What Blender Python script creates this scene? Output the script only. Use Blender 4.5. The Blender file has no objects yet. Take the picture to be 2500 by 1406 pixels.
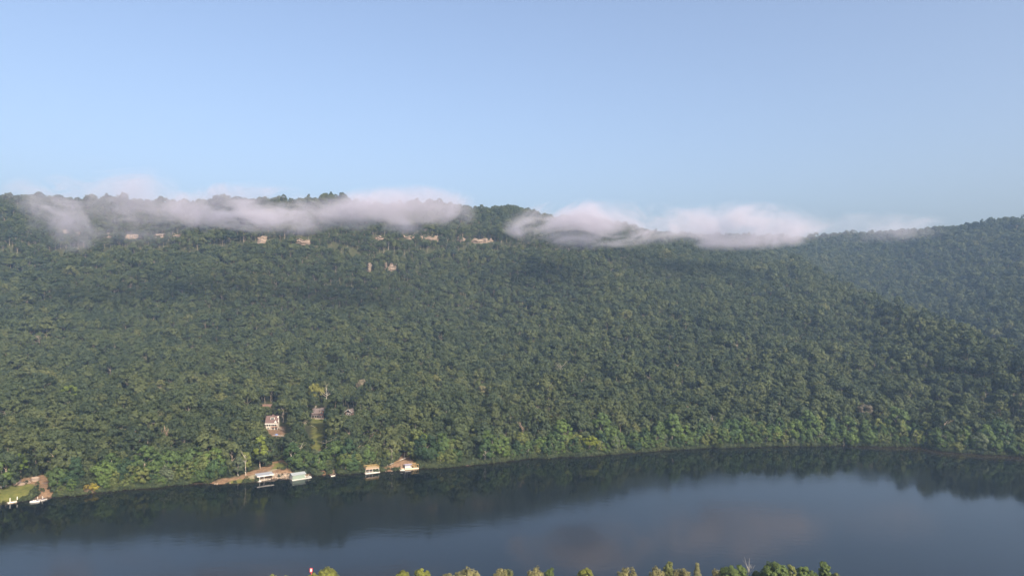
import bpy, math, random
import numpy as np
from mathutils import Vector, Matrix

R = math.radians
sc = bpy.context.scene
col = sc.collection

# ------------------------------------------------------------------ camera
H, F, HY, CX, CY = 105.0, 1720.0, 735.0, 1250.0, 703.0     # metres above the river, focal length / horizon in photo pixels
PITCH = math.atan((HY - CY) / F)
cam_d = bpy.data.cameras.new('camera')
cam = bpy.data.objects.new('camera', cam_d)
col.objects.link(cam)
cam.location = (0, 0, H)
cam.rotation_euler = (R(90) + PITCH, 0, 0)
cam_d.sensor_width = 36
cam_d.lens = 36 * F / 2500
cam_d.clip_start = 0.5
cam_d.clip_end = 30000
sc.camera = cam

# ------------------------------------------------------------------ sky, sun, exposure
SUN_EL, SUN_AZ = 34.0, 147.0                               # azimuth clockwise from +Y: behind the camera, to the right
w = bpy.data.worlds.new('World')
sc.world = w
w.use_nodes = True
nt = w.node_tree
bg = nt.nodes['Background']
sky = nt.nodes.new('ShaderNodeTexSky')
sky.sky_type = 'NISHITA'
sky.sun_disc = False
sky.sun_elevation = R(SUN_EL)
sky.sun_rotation = R(SUN_AZ)
sky.altitude = 250
sky.air_density = 0.82
sky.dust_density = 8.2
sky.ozone_density = 0.7
nt.links.new(sky.outputs[0], bg.inputs[0])
bg.inputs[1].default_value = 0.142

sun_d = bpy.data.lights.new('sun', 'SUN')
sun_d.energy = 4.15
sun_d.angle = R(0.6)
sun_d.color = (1.0, 0.88, 0.70)
sun = bpy.data.objects.new('sun', sun_d)
col.objects.link(sun)
sdir = Vector((math.sin(R(SUN_AZ)) * math.cos(R(SUN_EL)), math.cos(R(SUN_AZ)) * math.cos(R(SUN_EL)), math.sin(R(SUN_EL))))
sun.rotation_euler = sdir.to_track_quat('Z', 'Y').to_euler()
sun.location = (200, -200, 600)

sc.view_settings.view_transform = 'Standard'
sc.view_settings.look = 'None'
sc.view_settings.exposure = 1.05
sc.view_settings.gamma = 1.0
sc.cycles.max_bounces = 6
sc.cycles.diffuse_bounces = 2
sc.cycles.glossy_bounces = 2
sc.cycles.transmission_bounces = 2
sc.cycles.volume_bounces = 2
sc.cycles.transparent_max_bounces = 8
sc.cycles.use_denoising = True
sc.cycles.caustics_reflective = False
sc.cycles.caustics_refractive = False
sc.cycles.sample_clamp_indirect = 4

# ------------------------------------------------------------------ pixel <-> place
cp, sp = math.cos(PITCH), math.sin(PITCH)

def ray(px, py):
    a, b = (px - CX) / F, -(py - CY) / F
    return Vector((a, cp - b * sp, sp + b * cp))

def at(px, py, Y):
    d = ray(px, py)
    return Vector((d.x / d.y * Y, Y, H + d.z / d.y * Y))

def onz(px, py, z=0.0):
    d = ray(px, py)
    t = (z - H) / d.z
    return Vector((d.x * t, d.y * t, z))

def project(x, y, z):
    dz = z - H
    fw = y * cp + dz * sp
    up = -y * sp + dz * cp
    return CX + F * x / fw, CY - F * up / fw

# ------------------------------------------------------------------ terrain as a height function of the place
def hashn(ix, iy, seed):
    h = (ix.astype(np.int64) * 374761393 + iy.astype(np.int64) * 668265263 + seed * 982451653) & 0xFFFFFFFF
    h = ((h ^ (h >> 13)) * 1274126177) & 0xFFFFFFFF
    return ((h ^ (h >> 16)) & 0xFFFFFF) / float(0xFFFFFF)

def vnoise(x, y, seed=0):
    x = np.asarray(x, float); y = np.asarray(y, float)
    ix, iy = np.floor(x), np.floor(y)
    fx, fy = x - ix, y - iy
    fx = fx * fx * (3 - 2 * fx); fy = fy * fy * (3 - 2 * fy)
    a = hashn(ix, iy, seed); b = hashn(ix + 1, iy, seed)
    c = hashn(ix, iy + 1, seed); d = hashn(ix + 1, iy + 1, seed)
    return (a + (b - a) * fx) * (1 - fy) + (c + (d - c) * fx) * fy - 0.5

SHORE_PX = [(-1600, None), (0, 1228), (130, 1213), (300, 1196), (470, 1181), (560, 1181), (620, 1175), (700, 1163), (800, 1158),
            (920, 1151), (1020, 1143), (1140, 1136), (1300, 1118), (1430, 1113), (1560, 1104), (1700, 1094), (1900, 1089),
            (2060, 1087), (2250, 1090), (2300, 1101), (2400, 1108), (2500, 1113), (3200, None)]
sh_u, sh_y = [], []
for px, py in SHORE_PX:
    if py is None:
        sh_u.append((px - CX) / F); sh_y.append(300.0 if px < 0 else 455.0)
    else:
        p = onz(px, py); sh_u.append(p.x / p.y); sh_y.append(p.y)

PROF_S = [0, .009, .087, .174, .319, .464, .594, .812, .823, .913, 1.0, 1.39]
PROF_Z = [0, .011, .051, .071, .118, .221, .348, .664, .728, .877, 1.0, 1.03]
cols = []
for px, Db, zb in [(-1600, 1060, 250), (-700, 1060, 252), (0, 1080, 250), (400, 1085, 247), (650, 1080, 251), (1000, 1120, 248),
                   (1150, 1170, 250)]:
    u = (px - CX) / F
    Ds = float(np.interp(u, sh_u, sh_y))
    cols.append((u, [Ds + s * (Db - Ds) for s in PROF_S], [z * zb for z in PROF_Z]))
for px, pts in [
    (1300, [(468, 0), (475, 3), (515, 12), (570, 18), (660, 30), (760, 56), (850, 88), (1030, 168), (1040, 182), (1140, 218), (1250, 250), (1550, 258)]),
    (1450, [(470, 0), (477, 3), (520, 12), (575, 18), (660, 30), (760, 56), (850, 87), (1040, 160), (1060, 172), (1220, 220), (1370, 250), (1650, 258)]),
    (1600, [(496, 0), (502, 3), (545, 11), (600, 18), (675, 31), (765, 56), (850, 86), (1050, 150), (1070, 158), (1270, 208), (1540, 246), (1800, 254)]),
    (1700, [(506, 0), (512, 3), (560, 10), (610, 18), (680, 32), (770, 56), (850, 85), (1050, 145), (1080, 152), (1300, 200), (1600, 245), (1900, 252)]),
    (1850, [(512, 0), (518, 3), (560, 9), (620, 19), (700, 36), (780, 58), (860, 86), (1100, 150), (1140, 156), (1380, 200), (1700, 245), (2000, 252)]),
    (1950, [(512, 0), (518, 3), (560, 9), (620, 19), (700, 37), (780, 60), (860, 90), (1200, 176), (1300, 160), (1480, 195), (1700, 245), (2000, 255)]),
    (2030, [(514, 0), (520, 3), (560, 8.5), (620, 18.5), (700, 37), (780, 60), (870, 93), (1060, 132), (1180, 88), (1360, 155), (1660, 247), (1950, 255)]),
    (2100, [(515, 0), (521, 3), (560, 8), (620, 18), (700, 37), (780, 61), (860, 89), (920, 104), (1060, 50), (1270, 130), (1600, 248), (1900, 255)]),
    (2250, [(508, 0), (514, 2), (550, 7), (600, 18), (650, 37), (690, 52), (730, 65), (760, 73), (900, 22), (1160, 105), (1480, 248), (1800, 255)]),
    (2400, [(482, 0), (490, 2), (515, 6), (545, 16), (575, 28), (600, 38), (630, 48), (650, 53), (780, 18), (1020, 95), (1400, 252), (1700, 258)]),
    (2500, [(478, 0), (486, 2), (505, 6), (525, 15), (545, 25), (560, 33), (575, 40), (590, 45), (720, 16), (960, 92), (1350, 253), (1650, 260)]),
    (2900, [(465, 0), (473, 2), (490, 6), (505, 15), (520, 24), (530, 32), (540, 38), (550, 42), (690, 33), (900, 105), (1260, 255), (1560, 262)]),
    (3600, [(450, 0), (458, 2), (475, 6), (490, 15), (505, 24), (515, 32), (525, 38), (535, 42), (670, 33), (880, 105), (1200, 255), (1500, 262)])]:
    cols.append(((px - CX) / F, [p[0] for p in pts], [p[1] for p in pts]))
CU = np.array([c[0] for c in cols]); CD = np.array([c[1] for c in cols]); CZ = np.array([c[2] for c in cols])

def shore_y(u):
    return np.interp(u, sh_u, sh_y) + 3.6 * vnoise(u * 60, u * 0 + 3.3, 5) + 2.2 * vnoise(u * 190, u * 0 + 1.3, 6)

def ground_z(x, y):
    x = np.atleast_1d(np.asarray(x, float)); y = np.atleast_1d(np.asarray(y, float))
    yy = np.maximum(y, 60.0)
    u = np.clip(x / yy, CU[0], CU[-1])
    k = np.clip(np.searchsorted(CU, u) - 1, 0, len(CU) - 2)
    t = ((u - CU[k]) / (CU[k + 1] - CU[k]))[:, None]
    D = CD[k] * (1 - t) + CD[k + 1] * t
    Z = CZ[k] * (1 - t) + CZ[k + 1] * t
    ds = shore_y(u)
    D[:, 0] = ds; D[:, 1] = np.maximum(D[:, 1], ds + 5); D[:, 2] = np.maximum(D[:, 2], ds + 22)
    z = np.full(len(x), 0.0)
    for j in range(11):
        m = (y >= D[:, j]) & (y < D[:, j + 1])
        z[m] = (Z[:, j] + (Z[:, j + 1] - Z[:, j]) * (y - D[:, j]) / (D[:, j + 1] - D[:, j]))[m]
    far = y >= D[:, 11]
    z[far] = Z[far, 11]
    inl = y - ds
    amp = np.clip((inl - 25) / 250, 0, 1)
    z += amp * (10 * vnoise(x / 150, y / 170, 1) + 6 * vnoise(x / 62, y / 75, 2) + 9 * vnoise(x / 75, y / 300, 13)) + np.clip(inl / 60, 0, 1) * 2.2 * vnoise(x / 24, y / 24, 3)
    wet = inl < 0
    z[wet] = np.maximum(-3.0, 0.30 * inl[wet] - 0.05)
    near = 254 + 3 * vnoise(x / 30, x * 0, 9)                # the bank on this side of the river
    nb = y < near + 10
    z[nb] = np.clip(2.6 + 0.5 * vnoise(x[nb] / 9, y[nb] / 9, 8) - np.maximum(0, y[nb] - near[nb] + 6) * 0.42, -3, 4)
    return z

def gz(x, y):
    return float(ground_z([x], [y])[0])

def onground(px, py, y0=330, y1=1900):
    ys = np.arange(y0, y1, 0.5)
    d = ray(px, py)
    xs = d.x / d.y * ys
    zs = H + d.z / d.y * ys
    g = ground_z(xs, ys)
    i = int(np.argmax(zs <= np.maximum(g, 0)))
    return Vector((xs[i], ys[i], max(g[i], 0)))

def base_for_top(px, py, h, y0=370, y1=1500):
    """where a thing h metres tall stands if its tip is seen at this pixel"""
    ys = np.arange(y0, y1, 0.5)
    d = ray(px, py)
    xs = d.x / d.y * ys
    zs = H + d.z / d.y * ys
    g = ground_z(xs, ys)
    ok = (g > 0.5) & (zs <= g + h)
    i = int(np.argmax(ok))
    return Vector((xs[i], ys[i], g[i]))

# ------------------------------------------------------------------ materials
MATS = {}
def mat(name, color, rough=0.8, metal=0.0, noise=0.0, nscale=1.0, spec=0.3):
    if name in MATS: return MATS[name]
    m = bpy.data.materials.new(name); m.use_nodes = True
    n, l = m.node_tree.nodes, m.node_tree.links
    b = n['Principled BSDF']
    b.inputs['Base Color'].default_value = (*color, 1)
    b.inputs['Roughness'].default_value = rough
    b.inputs['Metallic'].default_value = metal
    b.inputs['Specular IOR Level'].default_value = spec
    if noise:
        tc = n.new('ShaderNodeTexCoord'); tx = n.new('ShaderNodeTexNoise')
        tx.inputs['Scale'].default_value = nscale; tx.inputs['Detail'].default_value = 5
        l.new(tc.outputs['Object'], tx.inputs['Vector'])
        mr = n.new('ShaderNodeMapRange')
        mr.inputs['From Min'].default_value = .3; mr.inputs['From Max'].default_value = .7
        mr.inputs['To Min'].default_value = 1 - noise; mr.inputs['To Max'].default_value = 1 + noise
        l.new(tx.outputs['Fac'], mr.inputs['Value'])
        mx = n.new('ShaderNodeVectorMath'); mx.operation = 'SCALE'
        mx.inputs[0].default_value = color
        l.new(mr.outputs['Result'], mx.inputs['Scale'])
        l.new(mx.outputs['Vector'], b.inputs['Base Color'])
    MATS[name] = m
    return m

WHITE = mat('white_paint', (.43, .41, .385), .6, noise=.08, nscale=2)
CREAM = mat('cream_siding', (.42, .37, .31), .7, noise=.08, nscale=2)
ROOFBR = mat('brown_shingle', (.088, .057, .052), .9, noise=.2, nscale=3)
ROOFGB = mat('weathered_shingle', (.094, .072, .066), .9, noise=.2, nscale=3)
REDWOOD = mat('red_brown_siding', (.17, .075, .052), .8, noise=.2, nscale=2)
METALROOF = mat('grey_metal_roof', (.19, .20, .225), .45, noise=.08, nscale=1.5, spec=.5)
PALEROOF = mat('pale_metal_roof', (.20, .22, .23), .5, noise=.06, nscale=1.5, spec=.5)
GREENWALL = mat('pale_green_siding', (.14, .18, .15), .7, noise=.08, nscale=1.5)
DECKWOOD = mat('grey_deck_wood', (.24, .205, .17), .85, noise=.2, nscale=3)
NEWWOOD = mat('new_yellow_wood', (.25, .175, .075), .8, noise=.15, nscale=3)
DARKWOOD = mat('dark_wood', (.10, .065, .05), .85, noise=.2, nscale=3)
GLASS = mat('window_glass', (.03, .04, .045), .08, spec=.6)
DARKCOVER = mat('dark_canvas', (.10, .09, .12), .8, noise=.1, nscale=3)
STEEL = mat('galvanised_steel', (.45, .46, .47), .4, .6)
RED = mat('red_paint', (.45, .03, .04), .5)
SIGNWHITE = mat('white_sign_paint', (.52, .51, .50), .5)
BARK = mat('bark', (.20, .165, .13), .95, noise=.35, nscale=1.2)
PALEBARK = mat('pale_bark', (.30, .27, .23), .9, noise=.2, nscale=1.2)
DEADBARK = mat('dead_brown_bark', (.24, .17, .125), .95, noise=.25, nscale=1.2)
STONE = mat('shore_stone', (.20, .16, .125), .9, noise=.35, nscale=.8)
BLACKR = mat('black_rubber', (.02, .02, .022), .6)
BLUE = mat('blue_canvas', (.12, .2, .42), .7)

def cliff_material():
    m = bpy.data.materials.new('sandstone_cliff'); m.use_nodes = True
    n, l = m.node_tree.nodes, m.node_tree.links
    b = n['Principled BSDF']; b.inputs['Roughness'].default_value = .95
    g = n.new('ShaderNodeNewGeometry'); mp = n.new('ShaderNodeMapping'); mp.inputs['Scale'].default_value = (.12, .12, .9)
    l.new(g.outputs['Position'], mp.inputs['Vector'])
    tx = n.new('ShaderNodeTexNoise'); tx.inputs['Scale'].default_value = 1; tx.inputs['Detail'].default_value = 6; tx.inputs['Roughness'].default_value = .7
    l.new(mp.outputs[0], tx.inputs['Vector'])
    cr = n.new('ShaderNodeValToRGB')
    for p, c in [(.32, (.06, .045, .036, 1)), (.48, (.14, .102, .075, 1)), (.68, (.225, .17, .13, 1))]:
        e = cr.color_ramp.elements[0] if p == .32 else (cr.color_ramp.elements[1] if p == .68 else cr.color_ramp.elements.new(p))
        e.position = p; e.color = c
    l.new(tx.outputs['Fac'], cr.inputs['Fac']); l.new(cr.outputs[0], b.inputs['Base Color'])
    return m
CLIFF = cliff_material()

def leaf_material(name, per_object):
    """foliage: colour from the object's own colour, or from a palette by tree and by stand of forest"""
    m = bpy.data.materials.new(name); m.use_nodes = True
    n, l = m.node_tree.nodes, m.node_tree.links
    b = n['Principled BSDF']; out = n['Material Output']
    b.inputs['Roughness'].default_value = .62
    b.inputs['Specular IOR Level'].default_value = .12
    oi = n.new('ShaderNodeObjectInfo')
    if per_object:
        base = oi.outputs['Color']
    else:
        nz = n.new('ShaderNodeTexNoise'); nz.inputs['Scale'].default_value = .011; nz.inputs['Detail'].default_value = 3
        l.new(oi.outputs['Location'], nz.inputs['Vector'])
        mr = n.new('ShaderNodeMapRange'); mr.inputs['From Min'].default_value = .3; mr.inputs['From Max'].default_value = .7
        mr.inputs['To Min'].default_value = 0; mr.inputs['To Max'].default_value = .36
        l.new(nz.outputs['Fac'], mr.inputs['Value'])
        ad = n.new('ShaderNodeMath'); ad.operation = 'MULTIPLY_ADD'; ad.inputs[1].default_value = .64
        l.new(oi.outputs['Random'], ad.inputs[0]); l.new(mr.outputs[0], ad.inputs[2])
        cr = n.new('ShaderNodeValToRGB')
        els = [(0.0, (.015, .023, .013)), (.22, (.021, .030, .015)), (.45, (.029, .039, .017)), (.66, (.037, .046, .019)),
               (.86, (.047, .055, .022)), (.965, (.066, .069, .026)), (.985, (.086, .074, .056))]
        e0 = cr.color_ramp.elements
        while len(e0) < len(els): e0.new(.5)
        for e, (p, c) in zip(e0, els): e.position = p; e.color = (*c, 1)
        l.new(ad.outputs[0], cr.inputs['Fac']); base = cr.outputs[0]
    at_ = n.new('ShaderNodeAttribute'); at_.attribute_name = 'leafvar'
    mr2 = n.new('ShaderNodeMapRange'); mr2.inputs['To Min'].default_value = .8; mr2.inputs['To Max'].default_value = 1.6
    l.new(at_.outputs['Fac'], mr2.inputs['Value'])
    sc_ = n.new('ShaderNodeVectorMath'); sc_.operation = 'SCALE'
    l.new(base, sc_.inputs[0]); l.new(mr2.outputs[0], sc_.inputs['Scale'])
    l.new(sc_.outputs[0], b.inputs['Base Color'])
    tr = n.new('ShaderNodeBsdfTranslucent')
    tint = n.new('ShaderNodeVectorMath'); tint.operation = 'MULTIPLY'; tint.inputs[1].default_value = (1.1, 1.25, .6)
    l.new(sc_.outputs[0], tint.inputs[0]); l.new(tint.outputs[0], tr.inputs['Color'])
    mx = n.new('ShaderNodeMixShader'); mx.inputs[0].default_value = .16
    l.new(b.outputs[0], mx.inputs[1]); l.new(tr.outputs[0], mx.inputs[2]); l.new(mx.outputs[0], out.inputs['Surface'])
    return m
LEAF_OBJ = leaf_material('leaves', True)
LEAF_FOREST = leaf_material('forest_leaves', False)

# ------------------------------------------------------------------ helpers: meshes, things, labels
class MB:
    def __init__(s): s.v, s.f = [], []
    def add(s, vs, fs):
        o = len(s.v); s.v += [tuple(p) for p in vs]; s.f += [tuple(i + o for i in f) for f in fs]; return s
    def box(s, c, d, rz=0.0, ry=0.0, rx=0.0):
        x, y, z = d[0] / 2, d[1] / 2, d[2] / 2
        M = Matrix.Translation(c) @ Matrix.Rotation(rz, 4, 'Z') @ Matrix.Rotation(ry, 4, 'Y') @ Matrix.Rotation(rx, 4, 'X')
        vs = [M @ Vector(p) for p in ((-x, -y, -z), (x, -y, -z), (x, y, -z), (-x, y, -z), (-x, -y, z), (x, -y, z), (x, y, z), (-x, y, z))]
        return s.add(vs, [(0, 3, 2, 1), (4, 5, 6, 7), (0, 1, 5, 4), (1, 2, 6, 5), (2, 3, 7, 6), (3, 0, 4, 7)])
    def span(s, x0, x1, y0, y1, z0, z1):
        return s.box(((x0 + x1) / 2, (y0 + y1) / 2, (z0 + z1) / 2), (x1 - x0, y1 - y0, z1 - z0))
    def tube(s, a, b, ra, rb, n=7):
        a, b = Vector(a), Vector(b)
        q = (b - a).to_track_quat('Z', 'Y')
        vs = []
        for p, r in ((a, ra), (b, rb)):
            for i in range(n):
                t = 2 * math.pi * i / n
                vs.append(p + q @ Vector((math.cos(t) * r, math.sin(t) * r, 0)))
        fs = [(i, (i + 1) % n, n + (i + 1) % n, n + i) for i in range(n)] + [tuple(range(n - 1, -1, -1)), tuple(range(n, 2 * n))]
        return s.add(vs, fs)
    def prism(s, poly, axis, a, b):
        """poly: 2D outline; extruded along 'x' or 'y' from a to b"""
        n = len(poly)
        if axis == 'x': vs = [(a, p, q) for p, q in poly] + [(b, p, q) for p, q in poly]
        else: vs = [(p, a, q) for p, q in poly] + [(p, b, q) for p, q in poly]
        return s.add(vs, [(i, (i + 1) % n, n + (i + 1) % n, n + i) for i in range(n)] + [tuple(range(n - 1, -1, -1)), tuple(range(n, 2 * n))])
    def mesh(s, name, material=None, smooth=False):
        me = bpy.data.meshes.new(name); me.from_pydata(s.v, [], s.f); me.update()
        if material: me.materials.append(material)
        if smooth: me.polygons.foreach_set('use_smooth', [True] * len(me.polygons))
        import bmesh
        bm = bmesh.new(); bm.from_mesh(me); bmesh.ops.recalc_face_normals(bm, faces=bm.faces); bm.to_mesh(me); bm.free()
        return me
    def build(s, name, material, parent=None, smooth=False):
        o = bpy.data.objects.new(name, s.mesh(name, material, smooth)); col.objects.link(o)
        if parent: o.parent = parent
        return o

def tag(o, label=None, cat=None, group=None, kind=None):
    if label: o['label'] = label
    if cat: o['category'] = cat
    if group: o['group'] = group
    if kind: o['kind'] = kind
    return o

def thing(name, label, cat, loc, rz=0.0, group=None):
    o = bpy.data.objects.new(name, None); col.objects.link(o)
    o.location = loc; o.rotation_euler = (0, 0, rz); o.empty_display_size = 1
    return tag(o, label, cat, group)

# ------------------------------------------------------------------ areas of open ground (outlines read off the photograph)
POLY = {
    'lawn': [[(757, 1018), (794, 1018), (791, 1045), (786, 1075), (778, 1112), (764, 1120), (762, 1060)],
             [(664, 1142), (672, 1132), (697, 1128), (702, 1140), (660, 1150)],
             [(-30, 1236), (-30, 1205), (18, 1190), (60, 1176), (92, 1186), (84, 1206), (60, 1222), (20, 1232)],
             [(530, 1186), (580, 1172), (622, 1166), (626, 1174), (580, 1182)]],
    'dirt': [[(640, 1044), (692, 1044), (694, 1067), (655, 1067)],
             [(462, 1184), (520, 1176), (575, 1166), (628, 1146), (664, 1128), (698, 1122), (704, 1140), (716, 1158), (716, 1170), (600, 1180), (500, 1190)],
             [(928, 1152), (955, 1132), (978, 1108), (992, 1100), (1006, 1110), (1014, 1124), (1028, 1150)],
             [(28, 1178), (60, 1166), (112, 1156), (128, 1176), (134, 1214), (84, 1222), (92, 1186)],
             [(768, 1092), (782, 1092), (792, 1120), (782, 1150), (776, 1162), (792, 1164), (800, 1150), (786, 1120)]],
    'path': [[(612, 1166), (660, 1150), (698, 1138), (699, 1142), (662, 1155), (616, 1171)]],
}

def in_poly(px, py, poly):
    inside = np.zeros(np.shape(px), bool)
    n = len(poly)
    for i in range(n):
        (x1, y1), (x2, y2) = poly[i], poly[(i + 1) % n]
        if y1 == y2: continue
        c = ((y1 > py) != (y2 > py)) & (px < (x2 - x1) * (py - y1) / (y2 - y1) + x1)
        inside ^= c
    return inside

def cover_at(x, y, z):
    """1 where the ground is lawn / dirt / path; only on the far bank near the houses"""
    px, py = project(x, y, z)
    px = px + 9.0 * vnoise(x / 4, y / 4, 21); py = py + 9.0 * vnoise(x / 4, y / 4, 22)
    ok = (y > 340) & (y < 600)
    out = {}
    for k, polys in POLY.items():
        m = np.zeros(len(x), bool)
        for p in polys: m |= in_poly(px, py, p)
        out[k] = m & ok
    return out

# ------------------------------------------------------------------ ground (one sheet) and river
def axis(dense0, dense1, step, lo, hi, grow):
    a = list(np.arange(dense0, dense1, step))
    s, v = step, a[0]
    left = []
    while v > lo: s *= grow; v -= s; left.append(v)
    s, v = step, a[-1]
    right = []
    while v < hi: s *= grow; v += s; right.append(v)
    return np.array(left[::-1] + a + right)

gx = axis(-330, 420, 1.8, -2600, 2900, 1.06)
gy = np.concatenate([np.array([-700, -400, -200, -60, 40, 120, 180, 220]), np.arange(240, 275, 3.0), np.arange(280, 350, 10.0),
                     axis(355, 600, 1.8, 352, 3000, 1.025)[2:]])
GX, GY = np.meshgrid(gx, gy)
GZ = ground_z(GX.ravel(), GY.ravel())
cov = cover_at(GX.ravel(), GY.ravel(), GZ)
nxg, nyg = len(gx), len(gy)
idx = np.arange(nxg * nyg).reshape(nyg, nxg)
quads = np.stack([idx[:-1, :-1], idx[:-1, 1:], idx[1:, 1:], idx[1:, :-1]], -1).reshape(-1, 4)
me = bpy.data.meshes.new('ground')
me.from_pydata(np.stack([GX.ravel(), GY.ravel(), GZ], 1).tolist(), [], quads.tolist())
for k in ('lawn', 'dirt', 'path'):
    a = me.attributes.new(k, 'FLOAT', 'POINT'); a.data.foreach_set('value', cov[k].astype(np.float32))
me.polygons.foreach_set('use_smooth', [True] * len(me.polygons))
gm = bpy.data.materials.new('ground_cover'); gm.use_nodes = True
n, l = gm.node_tree.nodes, gm.node_tree.links
b = n['Principled BSDF']; b.inputs['Roughness'].default_value = .95; b.inputs['Specular IOR Level'].default_value = .1
geo = n.new('ShaderNodeNewGeometry')
def noise_mix(scale, c1, c2, lo=.35, hi=.65):
    t = n.new('ShaderNodeTexNoise'); t.inputs['Scale'].default_value = scale; t.inputs['Detail'].default_value = 6; t.inputs['Roughness'].default_value = .65
    l.new(geo.outputs['Position'], t.inputs['Vector'])
    r = n.new('ShaderNodeValToRGB')
    r.color_ramp.elements[0].position = lo; r.color_ramp.elements[0].color = (*c1, 1)
    r.color_ramp.elements[1].position = hi; r.color_ramp.elements[1].color = (*c2, 1)
    l.new(t.outputs['Fac'], r.inputs['Fac'])
    return r.outputs[0]
def mixc(fac, a, b_):
    x = n.new('ShaderNodeMix'); x.data_type = 'RGBA'
    l.new(fac, x.inputs[0]); l.new(a, x.inputs[6]); l.new(b_, x.inputs[7])
    return x.outputs[2]
floor_c = noise_mix(.25, (.018, .022, .011), (.042, .042, .020))
soil_c = noise_mix(.5, (.085, .052, .032), (.17, .112, .07))
lawn_c = noise_mix(.35, (.05, .062, .015), (.10, .096, .028))
path_c = noise_mix(.8, (.14, .125, .08), (.20, .18, .12))
sepz = n.new('ShaderNodeSeparateXYZ'); l.new(geo.outputs['Position'], sepz.inputs[0])
bank = n.new('ShaderNodeMapRange'); bank.inputs['From Min'].default_value = 2.4; bank.inputs['From Max'].default_value = 1.2
l.new(sepz.outputs['Z'], bank.inputs['Value'])
bn = n.new('ShaderNodeTexNoise'); bn.inputs['Scale'].default_value = .12; l.new(geo.outputs['Position'], bn.inputs['Vector'])
c = mixc(bank.outputs[0], floor_c, noise_mix(.4, (.045, .036, .024), (.13, .095, .06)))
for nm, cc in (('dirt', soil_c), ('lawn', lawn_c), ('path', path_c)):
    a = n.new('ShaderNodeAttribute'); a.attribute_name = nm
    c = mixc(a.outputs['Fac'], c, cc)
l.new(c, b.inputs['Base Color'])
me.materials.append(gm)
ground = bpy.data.objects.new('ground', me); col.objects.link(ground); tag(ground, kind='structure')

def river_material():
    m = bpy.data.materials.new('river_water'); m.use_nodes = True
    n, l = m.node_tree.nodes, m.node_tree.links
    b = n['Principled BSDF']
    b.inputs['IOR'].default_value = 1.333; b.inputs['Specular IOR Level'].default_value = .5
    geo = n.new('ShaderNodeNewGeometry')
    sh = n.new('ShaderNodeAttribute'); sh.attribute_name = 'shallow'
    mx = n.new('ShaderNodeMix'); mx.data_type = 'RGBA'
    mx.inputs[6].default_value = (.0020, .0034, .0036, 1); mx.inputs[7].default_value = (.022, .015, .008, 1)
    l.new(sh.outputs['Fac'], mx.inputs[0]); l.new(mx.outputs[2], b.inputs['Base Color'])
    big = n.new('ShaderNodeTexNoise'); big.inputs['Scale'].default_value = 1; big.inputs['Detail'].default_value = 3
    mp0 = n.new('ShaderNodeMapping'); mp0.inputs['Scale'].default_value = (.006, .016, 1); mp0.inputs['Rotation'].default_value = (0, 0, R(-16))
    l.new(geo.outputs['Position'], mp0.inputs['Vector']); l.new(mp0.outputs[0], big.inputs['Vector'])
    wind = n.new('ShaderNodeMapRange'); wind.inputs['From Min'].default_value = .42; wind.inputs['From Max'].default_value = .66
    wind.inputs['To Min'].default_value = .25; wind.inputs['To Max'].default_value = 1.0
    l.new(big.outputs['Fac'], wind.inputs['Value'])
    op = n.new('ShaderNodeAttribute'); op.attribute_name = 'open_water'
    wo = n.new('ShaderNodeMath'); wo.operation = 'MULTIPLY'; l.new(wind.outputs[0], wo.inputs[0]); l.new(op.outputs['Fac'], wo.inputs[1])
    rr = n.new('ShaderNodeMapRange'); rr.inputs['From Min'].default_value = .1; rr.inputs['To Min'].default_value = .055; rr.inputs['To Max'].default_value = .095
    l.new(wo.outputs[0], rr.inputs['Value']); l.new(rr.outputs[0], b.inputs['Roughness'])
    hs = []
    for sx, sy, rot, amp in ((.55, .8, 20, .011), (1.6, 2.2, -15, .005), (.16, .32, 30, .03)):
        mp = n.new('ShaderNodeMapping'); mp.inputs['Scale'].default_value = (sx, sy, 1); mp.inputs['Rotation'].default_value = (0, 0, R(rot))
        l.new(geo.outputs['Position'], mp.inputs['Vector'])
        t = n.new('ShaderNodeTexNoise'); t.inputs['Scale'].default_value = 1; t.inputs['Detail'].default_value = 2
        l.new(mp.outputs[0], t.inputs['Vector'])
        mu = n.new('ShaderNodeMath'); mu.operation = 'MULTIPLY'; mu.inputs[1].default_value = amp
        l.new(t.outputs['Fac'], mu.inputs[0]); hs.append(mu.outputs[0])
    s1 = n.new('ShaderNodeMath'); l.new(hs[0], s1.inputs[0]); l.new(hs[1], s1.inputs[1])
    s2 = n.new('ShaderNodeMath'); l.new(s1.outputs[0], s2.inputs[0]); l.new(hs[2], s2.inputs[1])
    s3 = n.new('ShaderNodeMath'); s3.operation = 'MULTIPLY'; l.new(s2.outputs[0], s3.inputs[0]); l.new(wind.outputs[0], s3.inputs[1])
    bp = n.new('ShaderNodeBump'); bp.inputs['Strength'].default_value = 1; bp.inputs['Distance'].default_value = 1.0
    l.new(s3.outputs[0], bp.inputs['Height']); l.new(bp.outputs[0], b.inputs['Normal'])
    return m
wx = axis(-330, 420, 6, -2600, 2900, 1.3); wy = np.arange(244, 560, 4.0)
WX, WY = np.meshgrid(wx, wy)
wi = np.arange(WX.size).reshape(WX.shape)
me = bpy.data.meshes.new('river')
me.from_pydata(np.stack([WX.ravel(), WY.ravel(), np.zeros(WX.size)], 1).tolist(), [],
               np.stack([wi[:-1, :-1], wi[:-1, 1:], wi[1:, 1:], wi[1:, :-1]], -1).reshape(-1, 4).tolist())
uu = WX.ravel() / WY.ravel()
inl = shore_y(uu) - WY.ravel()
shal = np.clip(1 - inl / (5 + 16 * np.clip((uu - .45) / .1, 0, 1)), 0, 1)
a = me.attributes.new('shallow', 'FLOAT', 'POINT'); a.data.foreach_set('value', shal.astype(np.float32))
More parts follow.
